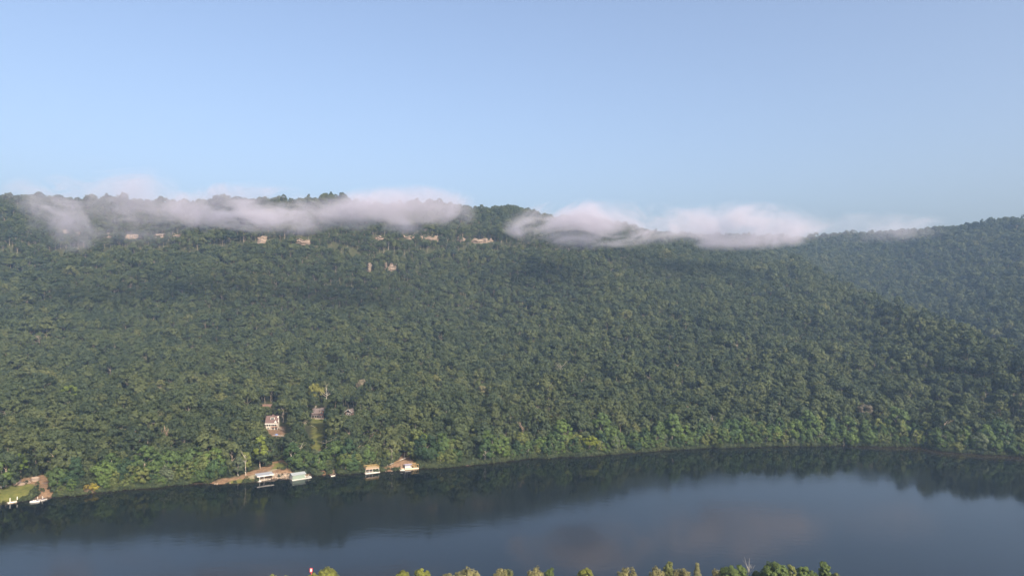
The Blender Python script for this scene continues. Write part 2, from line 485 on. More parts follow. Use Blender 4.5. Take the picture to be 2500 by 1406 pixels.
a = me.attributes.new('open_water', 'FLOAT', 'POINT'); a.data.foreach_set('value', np.clip((inl - 12) / 70, 0, 1).astype(np.float32))
me.materials.append(river_material())
river = bpy.data.objects.new('river', me); col.objects.link(river); tag(river, kind='structure')

# ------------------------------------------------------------------ cliffs on the upper slope
# x0, x1, y centre, height in metres, label
CLIFFS = [
    (146, 166, 567, 9, 'small pale sandstone crag at far left just under the mist'),
    (180, 194, 573, 7, 'small tan rock face between the far left crag and the mist tail'),
    (258, 278, 577, 7, 'narrow tan rock ledge left of the longer left cliff band'),
    (302, 336, 580, 9, 'longer tan sandstone cliff band on the left upper slope'),
    (376, 398, 579, 9, 'tan rock face with dark overhang right of the left cliff band'),
    (418, 446, 575, 4, 'faint thin rock ledge right of the overhanging rock face'),
    (628, 651, 588, 9, 'stepped orange tan crag below the second mist bank'),
    (721, 759, 592, 8, 'tan cliff band below the right end of the second mist bank'),
    (914, 946, 583, 8, 'sloping pale cliff band left of the longest cliff'),
    (984, 1032, 582, 10, 'longest pale sandstone cliff band under the third mist bank'),
    (1036, 1071, 583, 7, 'low pale cliff continuing right of the longest cliff band'),
    (1115, 1136, 587, 10, 'pale pillar-like rock face right of the longest cliff'),
    (1150, 1206, 590, 9, 'broken pale cliff at the right end of the cliff line'),
    (938, 966, 657, 14, 'tan crag on the lower slope above the dark cloud shadow'),
    (896, 906, 660, 14, 'slim upright tan rock left of the lower crag'),
]
MASKS = []      # x0, x1, lowest y that must stay in view, depth of the thing seen there
def make_cliff(x0, x1, yc, hm, label, seed):
    rnd = random.Random(seed)
    c = onground((x0 + x1) / 2, yc + 2.0)
    Y = c.y
    wid = (x1 - x0) / F * Y
    nx = max(6, int(wid / 1.3)); nz = max(6, int(hm / 0.7))
    top = [hm * (0.35 + 1.0 * (vnoise([i * .4], [seed * 7.7], 4)[0] + .5) + .3 * vnoise([i * 1.3], [seed * 3.1], 4)[0]) for i in range(nx + 1)]
    layer = [rnd.uniform(-.9, .9) for _ in range(nz + 1)]
    vs, fs = [], []
    for j in range(nz + 1):
        for i in range(nx + 1):
            t = i / nx
            x = c.x - wid / 2 + wid * t
            z = -4 + (top[i] + 4) * j / nz
            edge = 4 * (abs(2 * t - 1) ** 3)
            y = layer[j] + 2.2 * vnoise([i * .3], [j * .22 + seed], 11)[0] + 1.2 * vnoise([i * 1.1], [j * .8 + seed], 12)[0] + edge + .12 * z
            vs.append((x, Y - 3.0 + y, c.z + z))
    for j in range(nz):
        for i in range(nx):
            a = j * (nx + 1) + i
            fs.append((a, a + 1, a + nx + 2, a + nx + 1))
    o = len(vs); t0 = nz * (nx + 1)
    for i in range(nx + 1): vs.append((vs[t0 + i][0], vs[t0 + i][1] + 14, vs[t0 + i][2] + 1.5))
    for i in range(nx): fs.append((t0 + i, t0 + i + 1, o + i + 1, o + i))
    m = MB(); m.add(vs, fs)
    ob = m.build('rock_cliff', CLIFF)
    tag(ob, label, 'cliff', 'cliffs on the upper slope')
    MASKS.append((x0 + 1, x1 - 1, yc + 3.0, Y - 2))
    return (c.x, Y, wid)
cliff_pos = [make_cliff(a[0], a[1], a[2], a[3] * .62, a[4], seed=i + 1) for i, a in enumerate(CLIFFS)]

# ------------------------------------------------------------------ tree prototypes
def crown_mesh(name, seed, a, c, zc, nclump, nleaf, leaf, shape='round', material=None, droop=0.0):
    """leaf sprays spread over clumps through an uneven crown: half-width a, half-height c, centre height zc"""
    g = np.random.default_rng(seed)
    V, N, CV = [], [], []
    lob = g.uniform(-1, 1, (5, 3)); lob /= np.linalg.norm(lob, axis=1)[:, None]; la = g.uniform(-.25, .3, 5)
    for k in range(nclump):
        while True:
            d = g.normal(size=3); d /= np.linalg.norm(d)
            if d[2] > -.55: break
        rad = g.uniform(.45, 1.0) ** .5
        bump = 1 + float((la * np.clip(lob @ d, 0, 1) ** 3).sum()) + g.uniform(-.1, .12)
        p = d * rad * bump
        if shape == 'cone':
            t = (p[2] + 1) / 2; p[:2] *= max(.12, 1.15 * (1 - t))
        elif shape == 'tall':
            p[:2] *= .9 + .2 * math.sin(3 * p[2] + seed)
        elif shape == 'spread':
            p[2] = p[2] * .8 + .15
        cpos = np.array([p[0] * a, p[1] * a, zc + p[2] * c])
        cr = a * g.uniform(.20, .36)
        if shape == 'cone': cr *= .8
        m = int(nleaf * g.uniform(.7, 1.3))
        dd = g.normal(size=(m, 3)) + 0.75 * d; dd /= np.linalg.norm(dd, axis=1)[:, None]
        pos = cpos + dd * cr * g.uniform(.65, 1.12, (m, 1)) * np.array([1, 1, .85])
        if droop:
            pos[:, 2] -= droop * g.uniform(0, 1, m) ** 2 * a
        nn = dd + .45 * d + .38 * g.normal(size=(m, 3)); nn /= np.linalg.norm(nn, axis=1)[:, None]
        V.append(pos); N.append(nn); CV.append(np.clip(g.uniform(.25, .75) + g.uniform(-.25, .25, m), 0, 1))
    P = np.concatenate(V); NN = np.concatenate(N); CVv = np.concatenate(CV)
    m = len(P)
    t = g.normal(size=(m, 3)); t -= (t * NN).sum(1)[:, None] * NN; t /= np.linalg.norm(t, axis=1)[:, None]
    bt = np.cross(NN, t)
    s1 = leaf * g.uniform(.55, 1.25, (m, 1)); s2 = leaf * g.uniform(.4, .9, (m, 1))
    fold = NN * leaf * .25
    q = np.stack([P - t * s1, P - bt * s2 - fold, P + t * s1 * .9, P + bt * s2 - fold], 1).reshape(-1, 3)
    me = bpy.data.meshes.new(name)
    f = np.arange(4 * m).reshape(m, 4)
    me.from_pydata(q.tolist(), [], f.tolist())
    at_ = me.attributes.new('leafvar', 'FLOAT', 'FACE'); at_.data.foreach_set('value', CVv.astype(np.float32))
    me.materials.append(material or LEAF_OBJ)
    return me

def trunk_mesh(name, seed, h, r, a, zc, material):
    g = random.Random(seed)
    m = MB()
    p = Vector((0, 0, -1)); pts = [p]
    for k in range(1, 5):
        pts.append(Vector((g.uniform(-.4, .4), g.uniform(-.4, .4), -1 + (h * .86 + 1) * k / 4)))
    for k in range(4): m.tube(pts[k], pts[k + 1], r * (1 - .22 * k), r * (1 - .22 * (k + 1)), 7)
    for k in range(7):
        t = g.uniform(.38, .8); b0 = pts[0].lerp(pts[4], t)
        an = g.uniform(0, 6.28)
        e = b0 + Vector((math.cos(an) * a * .7, math.sin(an) * a * .7, h * g.uniform(.1, .24)))
        mid = b0.lerp(e, .5) + Vector((0, 0, .5))
        m.tube(b0, mid, r * .38, r * .26, 5); m.tube(mid, e, r * .26, r * .08, 5)
    return m.mesh(name, material, True)

# name of form, half width, half height, centre height, height, shape
FORMS = [('rounded', 5.2, 5.6, 13.2, 19.5, 'round'), ('rounded', 5.8, 6.4, 13.6, 20.5, 'round'), ('broad', 6.6, 5.2, 13.4, 19.0, 'spread'),
         ('broad', 6.2, 5.6, 13.0, 19.0, 'spread'), ('tall', 4.4, 7.6, 13.4, 21.5, 'tall'), ('tall', 4.0, 7.2, 12.8, 20.5, 'tall'),
         ('rounded', 5.0, 6.0, 12.4, 19.0, 'round'), ('broad', 7.0, 6.0, 13.8, 20.5, 'round'),
         ('low-branched', 4.6, 6.4, 6.6, 13.4, 'round'), ('low-branched', 4.0, 7.4, 7.4, 15.2, 'tall'), ('low-branched', 5.4, 5.4, 5.6, 11.4, 'round')]
CROWN, TRUNK = [], []
for i, (nm, a, c, zc, h, shp) in enumerate(FORMS):
    CROWN.append(crown_mesh('crown', 100 + i, a, c, zc, 46, 40, .62, shp))
    TRUNK.append(trunk_mesh('trunk', 200 + i, h * .9, .34, a, zc, PALEBARK if i % 3 == 0 else BARK))

vcol = bpy.data.collections.new('canopy_forms')
def joined(name, crown, trunk):
    m = MB()
    me = bpy.data.meshes.new(name)
    cv = np.empty(len(crown.vertices) * 3, np.float32); crown.vertices.foreach_get('co', cv)
    nq = len(crown.polygons)
    verts = cv.reshape(-1, 3).tolist()
    faces = np.arange(nq * 4).reshape(-1, 4).tolist()
    if trunk:
        o = len(verts); verts += [tuple(v.co) for v in trunk.vertices]; faces += [tuple(i + o for i in p.vertices) for p in trunk.polygons]
    me.from_pydata(verts, [], faces)
    lv = np.zeros(len(faces), np.float32); src = np.empty(nq, np.float32)
    crown.attributes['leafvar'].data.foreach_get('value', src); lv[:nq] = src
    at_ = me.attributes.new('leafvar', 'FLOAT', 'FACE'); at_.data.foreach_set('value', lv)
    me.materials.append(LEAF_FOREST)
    if trunk:
        me.materials.append(trunk.materials[0])
        mi = np.zeros(len(faces), np.int32); mi[nq:] = 1; me.polygons.foreach_set('material_index', mi)
    return me
for i, (nm, a, c, zc, h, shp) in enumerate(FORMS):
    cm = crown_mesh('crown_far', 300 + i, a, c, zc, 40, 24, .80, shp)
    o = bpy.data.objects.new('canopy_form_%02d' % i, joined('canopy', cm, trunk_mesh('trunk', 250 + i, h * .9, .3, a, zc, BARK))); vcol.objects.link(o)
bcol = bpy.data.collections.new('bush_forms')
for i in range(4):
    cm = crown_mesh('bush', 400 + i, 1.7, 1.5, 1.2, 16, 26, .30, 'round')
    o = bpy.data.objects.new('bush_form_%02d' % i, joined('bush', cm, None)); bcol.objects.link(o)

def scatter(name, pts, coll, kind_label):
    """one object: points carrying instances (position, turn, size, which form)"""
    P = np.array([p[:3] for p in pts], np.float32)
    me = bpy.data.meshes.new(name); me.from_pydata(P.tolist(), [], [])
    for nm, k, t in (('turn', 3, 'FLOAT'), ('size', 4, 'FLOAT'), ('form', 5, 'INT')):
        a = me.attributes.new(nm, t, 'POINT'); a.data.foreach_set('value', np.array([p[k] for p in pts], np.int32 if t == 'INT' else np.float32))
    ob = bpy.data.objects.new(name, me); col.objects.link(ob)
    ng = bpy.data.node_groups.new(name + '_nodes', 'GeometryNodeTree')
    ng.interface.new_socket('Geometry', in_out='INPUT', socket_type='NodeSocketGeometry')
    ng.interface.new_socket('Geometry', in_out='OUTPUT', socket_type='NodeSocketGeometry')
    N, L = ng.nodes, ng.links
    gi, go = N.new('NodeGroupInput'), N.new('NodeGroupOutput')
    iop = N.new('GeometryNodeInstanceOnPoints')
    ci = N.new('GeometryNodeCollectionInfo'); ci.inputs['Collection'].default_value = coll
    ci.inputs['Separate Children'].default_value = True; ci.inputs['Reset Children'].default_value = True
    def attr(nm, t):
        x = N.new('GeometryNodeInputNamedAttribute'); x.data_type = t; x.inputs['Name'].default_value = nm; return x.outputs['Attribute']
    L.new(gi.outputs[0], iop.inputs['Points']); L.new(ci.outputs[0], iop.inputs['Instance'])
    iop.inputs['Pick Instance'].default_value = True
    L.new(attr('form', 'INT'), iop.inputs['Instance Index'])
    cx = N.new('ShaderNodeCombineXYZ'); L.new(attr('turn', 'FLOAT'), cx.inputs['Z'])
    e2r = N.new('FunctionNodeEulerToRotation'); L.new(cx.outputs[0], e2r.inputs[0])
    L.new(e2r.outputs[0], iop.inputs['Rotation'])
    L.new(attr('size', 'FLOAT'), iop.inputs['Scale'])
    L.new(iop.outputs[0], go.inputs[0])
    md = ob.modifiers.new('scatter', 'NODES'); md.node_group = ng
    tag(ob, kind_label[0], kind_label[1], kind='stuff')
    return ob

# ------------------------------------------------------------------ where the trees stand
WH = onground(662, 1049)                         # white house, brown house, shed roofs
BH = onground(776, 1021)
SH = onground(851, 1014)
CB = onground(648, 1003)
MASKS += [(642, 668, 1053, WH.y - 1), (666, 693, 1066, WH.y - 1), (757, 795, 1098, BH.y - 1), (836, 862, 1012, SH.y - 1), (636, 660, 991, CB.y - 1)]
GS = onz(214, 1203)
FOOT = [(WH.x, WH.y + 5, 11), (BH.x, BH.y + 4, 9), (SH.x, SH.y + 3, 6), (CB.x, CB.y + 3, 8)] + [(GS.x, GS.y + 1, 4.0)] + [(onz(*q).x, onz(*q).y + 3, 2.5) for q in ((900, 1154), (912, 1152), (924, 1150), (995, 1144), (1010, 1143), (720, 1168), (738, 1166), (752, 1164), (640, 1170), (660, 1168), (812, 1158), (1141, 1134), (22, 1227), (34, 1225), (46, 1222), (60, 1220), (86, 1221), (104, 1218))]

rng = np.random.default_rng(7)
pts = []
SP = 6.3
xs = np.arange(-1150, 1700, SP); ys = np.arange(330, 1900, SP)
X, Y = np.meshgrid(xs, ys); X = X.ravel(); Y = Y.ravel()
X = X + rng.uniform(-.48, .48, len(X)) * SP; Y = Y + rng.uniform(-.48, .48, len(Y)) * SP
U = X / Y
fu = np.arange(-1.0, .98, .0062); fu = fu + rng.uniform(-.003, .003, len(fu))   # a row right at the water
fy = shore_y(fu) + np.where(np.arange(len(fu)) % 2, rng.uniform(.4, 2.4, len(fu)), rng.uniform(3, 7, len(fu)))
X = np.concatenate([X, fu * fy]); Y = np.concatenate([Y, fy]); U = X / Y
row1 = np.zeros(len(X), bool); row1[-len(fu):] = True
m = (U > -1.02) & (U < 1.0) & ((Y > shore_y(U) + 7.0) | row1)
X, Y, U = X[m], Y[m], U[m]
k = np.clip(np.searchsorted(CU, U) - 1, 0, len(CU) - 2); t = (U - CU[k]) / (CU[k + 1] - CU[k])
brow = CD[k, 10] * (1 - t) + CD[k + 1, 10] * t
m = Y < brow + 95
X, Y, U, brow = X[m], Y[m], U[m], brow[m]
Z = ground_z(X, Y)
cv = cover_at(X, Y, Z)
open_ = cv['lawn'] | cv['dirt'] | cv['path']
px, py = project(X, Y, Z)
inl = Y - shore_y(U)
up = np.clip((Y - 600) / 450, 0, 1)
size = np.clip(rng.lognormal(-.40, .24, len(X)), .40, 1.25) * (1 - .12 * up)
size *= 1 + .35 * vnoise(X / 45, Y / 45, 41)
size *= np.clip(.72 + inl / 45, .72, 1.0)
size *= np.where(rng.uniform(0, 1, len(X)) < .06, 1.18, 1.0)
form = rng.choice(8, len(X), p=[.16, .16, .13, .13, .11, .09, .12, .10])
form = np.where(inl < 21, rng.integers(8, 11, len(X)), form)
size = np.where(inl < 21, size * np.where(inl < 4, rng.uniform(1.05, 1.6, len(X)), 1.55), size)
keep = ~open_
for fx, fy, fr in FOOT:
    keep &= ~((X - fx) ** 2 + (Y - fy) ** 2 < (fr + 3.5) ** 2)
for fx, fy, wd in cliff_pos: keep &= ~((np.abs(X - fx) < wd * .5) & (Y > fy - 7) & (Y < fy + 5))
hs = np.array([f[4] for f in FORMS])[form]; aw = np.array([f[1] for f in FORMS])[form]
tops = hs * size
for x0, x1, ylow, yd in MASKS:
    rp = aw * size / Y * F
    mm = (Y < yd) & (Y > yd - 140) & (px + rp * .8 > x0) & (px - rp * .8 < x1)
    if yd > 700: mm &= rng.uniform(0, 1, len(X)) < .86
    zmax = H + (-(ylow - HY) / F) * Y - Z
    size = np.where(mm & (tops > zmax), size * np.clip(zmax / np.maximum(tops, .1), .16 if yd > 700 else 0, 1), size)
    tops = hs * size
keep &= tops > np.where(Y > 700, 2.0, 4.5)
X, Y, Z, U, size, form, inl, px, py = [q[keep] for q in (X, Y, Z, U, size, form, inl, px, py)]
turn = rng.uniform(0, 6.283, len(X))
print('trees', len(X))

# the trees that show largest are individuals, the rest is one mass
N_IND = 262
view = (px > -25) & (px < 2525) & (size > .36)
order = np.argsort(np.where(view, inl, 1e9))
ind = set(order[:N_IND].tolist())
forest_pts = [(X[i], Y[i], Z[i] - .3, turn[i], size[i], int(form[i])) for i in range(len(X)) if i not in ind]
scatter('forest', forest_pts, vcol, ('dense green broadleaf forest covering the mountainside', 'forest'))

TINT = {'dark green': (.016, .030, .014), 'deep green': (.024, .042, .016), 'mid green': (.036, .056, .018), 'olive green': (.052, .064, .021),
        'bright green': (.045, .068, .018), 'yellow-green': (.064, .074, .021), 'grey-green': (.048, .060, .034), 'tan': (.13, .11, .07)}
LAND = [(-60, 'left of the swim platform'), (20, 'above the swim platform'), (135, 'between motorboat and golden shrub'),
        (240, 'right of the golden shrub'), (350, 'midway to the covered dock'), (470, 'left of the covered dock'),
        (600, 'below the white house'), (712, 'behind the green boathouse'), (800, 'between boathouse and two-level dock'),
        (890, 'behind the two-level dock'), (960, 'above the bare dirt bank'), (1030, 'right of the dirt bank'),
        (1150, 'right of the small brown ramp'), (1290, 'left of the leaning lime tree'), (1450, 'right of the leaning lime tree'),
        (1620, 'along the middle right bank'), (1800, 'left of the pale shore snag'), (2060, 'right of the pale shore snag'),
        (2250, 'on the low right-hand point'), (2380, 'at the far right bank')]
def place_name(p):
    r = LAND[0][1]
    for x, nm in LAND:
        if p >= x: r = nm
    return r
recs = []
tint_names = list(TINT)
for i in sorted(ind, key=lambda q: px[q]):
    shade = rng.uniform()
    pl = [.17, .22, .27, .16, .09, .03, .06, 0]
    if inl[i] < 14: pl = [.09, .17, .30, .16, .18, .05, .05, 0]
    tn = tint_names[rng.choice(8, p=pl)]
    row = 'at the water' if inl[i] < 10 else ('just behind the waterline' if inl[i] < 19 else 'further back')
    recs.append((i, tn, FORMS[form[i]][0], row, place_name(px[i])))
count = {}
for r in recs: count[r[1:]] = count.get(r[1:], 0) + 1
seen = {}
ORD = ['leftmost', 'second leftmost', 'third leftmost', 'fourth leftmost', 'fifth leftmost', 'sixth leftmost', 'seventh leftmost', 'eighth leftmost', 'ninth leftmost', 'tenth leftmost', 'eleventh leftmost', 'twelfth leftmost']
def plant(name, label, loc, rz, s, form_i, tint, group, crown=None, trunk=None, tone=1.0):
    t = thing(name, label, 'tree', loc, rz, group)
    t.scale = (s, s, s)
    tr = bpy.data.objects.new('trunk', trunk or TRUNK[form_i]); col.objects.link(tr); tr.parent = t
    cr = bpy.data.objects.new('crown', crown or CROWN[form_i]); col.objects.link(cr); cr.parent = t
    v = random.Random(int(abs(loc[0] * 91 + loc[1] * 37))).uniform(.88, 1.12) * tone
    cr.color = (tint[0] * v, tint[1] * v, tint[2] * v, 1)
    return t
for r in recs:
    i, tn, fm, row, plc = r
    seen[r[1:]] = seen.get(r[1:], 0) + 1
    lab = '%s %s tree %s %s' % (tn, fm, row, plc)
    if count[r[1:]] > 1: lab += ', ' + ORD[min(len(ORD) - 1, seen[r[1:]] - 1)]
    plant('broadleaf_tree', lab, (X[i], Y[i], Z[i] - .3), turn[i], size[i], int(form[i]), TINT[tn], 'trees along the far bank')

# special trees picked out by their colour: pixel of the tip, height, form, tint, label
SPECIAL = [
    (172, 938, 19, 0, (.115, .155, .032), 'bright lime green rounded tree high in the left forest'),
    (1440, 1072, 13, 2, (.135, .160, .022), 'lime green tree leaning over the water right of centre'),
    (1034, 1056, 16, 4, (.115, .160, .028), 'bright green tree right of the bare dirt bank'),
    (770, 950, 20, 0, (.145, .145, .035), 'yellow-green tree with pale trunks behind the red-brown house'),
    (884, 924, 17, 6, (.17, .145, .10), 'tan thin-leaved tree high right of the red-brown house'),
    (856, 968, 13, 0, (.18, .145, .10), 'small tan tree above the grey cabin'),
    (2114, 984, 18, 1, (.15, .13, .095), 'large pinkish tan tree in the right bank forest'),
    (1180, 940, 18, 6, (.15, .14, .075), 'pale straw coloured tree in the middle forest'),
    (52, 1106, 15, 4, (.10, .145, .028), 'bright green tree above the left clearing'),
    (636, 1062, 20, 4, (.12, .150, .030), 'yellow-green tree below the white house'),
    (1640, 985, 17, 4, (.10, .125, .03), 'pale green tall tree in the right of centre forest'),
]
for k_, (qx, qy, hh, fi, tint, lab) in enumerate(SPECIAL):
    p = base_for_top(qx, qy, hh, 595 if 'above the grey' in lab else 566 if 'behind the red-brown' in lab else 370)
    plant('broadleaf_tree', lab, (p.x, p.y, p.z - .3), k_ * 1.3, hh / FORMS[fi][4], fi, tint, None, tone=.58)

# bank undergrowth: too dense to count
ug = []
for i in range(9000):
    u_ = rng.uniform(-1.0, .98)
    d_ = rng.uniform(0, 1) ** 2.0 * 46 - .9
    y_ = float(shore_y(np.array([u_]))[0]) + d_
    ug.append((u_ * y_, y_, d_))
for i in range(1700):
    u_ = rng.uniform(-1.0, .98); d_ = rng.uniform(-1.3, 1.8)
    y_ = float(shore_y(np.array([u_]))[0]) + d_
    ug.append((u_ * y_, y_, d_))
UX = np.array([q[0] for q in ug]); UY = np.array([q[1] for q in ug]); UD = np.array([q[2] for q in ug])
UZ = ground_z(UX, UY)
cv = cover_at(UX, UY, UZ)
bad = cv['dirt'] | cv['lawn'] | cv['path']
bare = vnoise(UX / 14, UY / 40, 31) > .40                       # stretches of bare earth at the waterline
usz = rng.uniform(.4, 1.5, len(UX)) * np.clip(.7 + UD / 9, .7, 1.1)
ok = ~(bad & (rng.uniform(0, 1, len(UX)) > .06)) & (UZ > -.6) & ~(bare & (UD < 4))
for fx, fy, fr in FOOT: ok &= ~((UX - fx) ** 2 + (UY - fy) ** 2 < (fr) ** 2)
usz[bad] *= .45
scatter('undergrowth', [(UX[i], UY[i], max(UZ[i], -.05), rng.uniform(0, 6.28), usz[i], int(rng.integers(4))) for i in range(len(UX)) if ok[i]],
        bcol, ('green shrubs and undergrowth along the far river bank', 'undergrowth'))

# golden shrub at the water
p = onz(214, 1203); t = thing('shrub', 'golden yellow shrub spilling over the left river bank', 'shrub', (p.x, p.y + .6, .1), R(20))
for dx, s_, c_ in ((-4.6, 1.1, (.085, .062, .024)), (-.8, 1.5, (.11, .085, .018)), (3.2, 1.7, (.125, .108, .018))):
    o = bpy.data.objects.new('foliage', crown_mesh('foliage', int(50 + dx * 3), 1.7, 1.5, 1.3, 20, 34, .26, 'round')); col.objects.link(o)
    o.parent = t; o.location = (dx, dx * .3, 0); o.scale = (s_, s_, s_); o.color = (*c_, 1)

# dead trees
def snag(label, px_, py_base, height, seed, material, lean=0.0, tops=5, spread=.4, fat=.62):
    b0 = onground(px_, py_base) if not isinstance(py_base, Vector) else py_base
    g = random.Random(seed)
    t = thing('dead_tree', label, 'dead tree', (b0.x, b0.y, b0.z - .3), 0)
    m = MB(); r = (height * .016 + .06) * fat
    pts_ = [Vector((0, 0, 0))]
    for q in range(1, 5): pts_.append(Vector((lean * height * q / 4 + g.uniform(-.25, .25), g.uniform(-.25, .25), height * .8 * q / 4)))
    for q in range(4): m.tube(pts_[q], pts_[q + 1], r * (1 - .17 * q), r * (1 - .17 * (q + 1)), 7)
    m.build('trunk', material, t, True)
    for q in range(tops):
        a0 = pts_[2].lerp(pts_[4], g.uniform(0, 1)); an = g.uniform(0, 6.28)
        e = a0 + Vector((math.cos(an) * height * spread * g.uniform(.4, .8), math.sin(an) * height * spread * .5, height * g.uniform(.12, .38)))
        mid = a0.lerp(e, .5) + Vector((0, 0, -.03 * height))
        mm = MB(); mm.tube(a0, mid, r * .5, r * .32, 6); mm.tube(mid, e, r * .32, r * .1, 6)
        e2 = mid + Vector((g.uniform(-1, 1), g.uniform(-.5, .5), 1)).normalized() * height * .16
        mm.tube(mid, e2, r * .25, r * .08, 5)
        mm.build('branch', material, t, True)
    return t
def snag_top(px_, top, h, y0=370): return base_for_top(px_, top, h, y0)
snag('tall grey dead tree right of the red-brown house', 797, snag_top(797, 945, 25, 562), 25, 1, PALEBARK, .01, 5, .3)
snag('forked white dead tree beside the lower lawn', 795, snag_top(796, 1063, 13), 13, 2, PALEBARK, 0, 3, .7)
snag('pale leaning dead trunk with tan sprays above the boathouse', 724, snag_top(728, 1078, 14), 14, 3, PALEBARK, .03, 5, .5)
snag('left of two bare brown dead pines in the left forest', 399, snag_top(399, 1036, 18), 18, 4, DEADBARK, 0, 6, .12)
snag('right of two bare brown dead pines in the left forest', 404, snag_top(405, 1035, 19), 19, 5, DEADBARK, .02, 6, .12)
snag('pinkish bare dead tree in the central bank forest', 1275, snag_top(1276, 1030, 17), 17, 6, DEADBARK, .02, 8, .4)
snag('slim pale snag standing at the right shoreline', 2063, onz(2062, 1090) + Vector((0, 1.5, .2)), 5, 7, PALEBARK, .08, 2, .2)
snag('spreading pale dead tree on the low right-hand point', 2308, snag_top(2310, 1057, 11), 11, 8, PALEBARK, .02, 9, .6)
snag('white leaning dead tree at the right of centre bank', 1808, snag_top(1812, 1066, 9), 9, 9, PALEBARK, .1, 4, .4)
snag('white forked dead trunk in the right of centre forest', 1737, snag_top(1738, 1008, 17), 17, 10, PALEBARK, .02, 4, .4)
snag('tangle of bare pale limbs in the mid forest', 1368, snag_top(1368, 880, 19), 19, 11, PALEBARK, .02, 8, .5)
snag('tall pale straight trunk left of the covered dock', 600, onground(600, 1165), 17, 12, PALEBARK, -.02, 3, .25)
snag('pale trunk on the left part of the bare dirt bank', 957, onground(957, 1136), 12, 13, PALEBARK, 0, 2, .15)
snag('pale trunk on the upper part of the bare dirt bank', 988, onground(988, 1121), 13, 14, PALEBARK, 0, 2, .15)
snag('slim pale trunk at the top of the bare dirt bank', 993, onground(994, 1115), 12, 15, PALEBARK, 0, 2, .15)
snag('thin leaning dead tree at the left bank below dense trees', 394, onz(394, 1184) + Vector((0, 2, .4)), 11, 16, PALEBARK, -.03, 3, .3)

# ------------------------------------------------------------------ houses
def window(root, x0, x1, z0, z1, y, panes=1, trim=.14, frame=WHITE):
    wnd = MB()
    wnd.span(x0 - trim, x1 + trim, y - .10, y + .05, z1, z1 + trim); wnd.span(x0 - trim, x1 + trim, y - .12, y + .05, z0 - trim, z0)
    wnd.span(x0 - trim, x0, y - .10, y + .05, z0, z1); wnd.span(x1, x1 + trim, y - .10, y + .05, z0, z1)
    for k in range(1, panes):
        xm = x0 + (x1 - x0) * k / panes
        wnd.span(xm - .05, xm + .05, y - .08, y + .05, z0, z1)
    o = wnd.build('window', frame, root)
    for k in range(panes):
        a0, a1 = x0 + (x1 - x0) * k / panes, x0 + (x1 - x0) * (k + 1) / panes
        MB().span(a0 + .05, a1 - .05, y - .03, y + .02, z0, z1).build('pane', GLASS, o)
    return o

t = thing('house', 'white house with brown roof, dormer and chimney in a clearing above the river', 'house', (WH.x, WH.y, WH.z - .3), R(6))
t.scale = (.82, .82, .82)
MB().span(-4.8, 4.8, 1.6, 9.6, -1.5, 5.7).build('wall', CREAM, t)
rf = MB(); rf.prism([(-.5, 5.55), (5.6, 11.3), (10.4, 5.55), (10.4, 5.85), (5.6, 11.65), (-.5, 5.85)], 'x', -5.3, 5.3)
roof = rf.build('roof', ROOFBR, t)
MB().span(-5.3, 5.3, -.62, -.48, 5.1, 5.95).build('fascia', WHITE, t)
MB().prism([(1.7, 5.6), (5.55, 10.9), (9.5, 5.6)], 'x', 4.6, 4.85).build('gable_wall', CREAM, t)
MB().prism([(1.7, 5.6), (5.55, 10.9), (9.5, 5.6)], 'x', -4.85, -4.6).build('gable_wall', CREAM, t)
d = MB().span(-1.2, 2.2, 2.6, 6.0, 7.7, 10.9).build('dormer', WHITE, t)
dr = MB(); dr.add([(-1.6, 2.1, 10.85), (2.6, 2.1, 10.85), (2.6, 6.6, 10.85), (-1.6, 6.6, 10.85), (.5, 4.0, 13.0), (.5, 5.6, 13.0)],
                  [(0, 1, 4), (1, 2, 5, 4), (2, 3, 5), (3, 0, 4, 5), (3, 2, 1, 0)]); dr.build('dormer_roof', ROOFBR, t)
window(t, -.8, 1.8, 8.2, 10.3, 2.58, 3, .26)
g_ = MB(); g_.prism([(2.0, 5.95), (4.95, 5.95), (3.5, 8.3)], 'y', .1, 4); g_.build('porch_gable', WHITE, t)
gr = MB(); gr.prism([(1.7, 5.85), (3.5, 8.55), (5.3, 5.85), (5.3, 6.1), (3.5, 8.85), (1.7, 6.1)], 'y', .3, 4.5); gr.build('porch_gable_roof', ROOFBR, t)
ch = MB().span(4.35, 5.45, 3.9, 5.1, 5.5, 11.0).build('chimney', WHITE, t)
MB().span(4.25, 5.55, 3.8, 5.2, 11.0, 11.25).build('chimney_cap', CREAM, ch)
for x0 in (-4.0, -2.4, -.9): window(t, x0, x0 + 1.0, 3.2, 5.0, 1.58)
for x0 in (.6, 2.4): window(t, x0, x0 + 1.3, 3.1, 5.1, 1.58, 2)
for x0 in (.6, 3.0): window(t, x0, x0 + 1.4, .3, 2.2, 1.58, 2)
window(t, -3.6, -2.0, .4, 2.1, 1.58, 2)
MB().span(-.2, 5.3, -.5, 1.6, 2.45, 2.7).build('deck', REDWOOD, t)
rl = MB(); rl.span(-.2, 5.3, -.5, -.42, 3.5, 3.6)
for k in range(12): rl.span(-.2 + k * .49, -.12 + k * .49, -.49, -.43, 2.7, 3.5)
rl.build('railing', REDWOOD, t)
for x in (-.1, 2.5, 5.15): MB().span(x, x + .2, -.45, -.25, -1, 5.5).build('post', WHITE, t)
for x in (-4.9, -2.5): MB().span(x, x + .2, -.45, -.25, -1, 5.5).build('post', WHITE, t)
t = thing('stairs', 'wooden stairs running down from the right side of the white house', 'stairs', (WH.x + 4.6, WH.y - .2, WH.z - .4), R(-8))
t.scale = (.82, .82, .82)
m = MB()
for k in range(9): m.box((.35 + k * .55, 0, 2.5 - k * .27), (.5, 1.2, .08))
m.build('tread', DECKWOOD, t)
for yy in (-.65, .65): MB().tube((0, yy, 3.5), (5.2, yy, 1.0), .06, .06, 5).build('handrail', DECKWOOD, t)
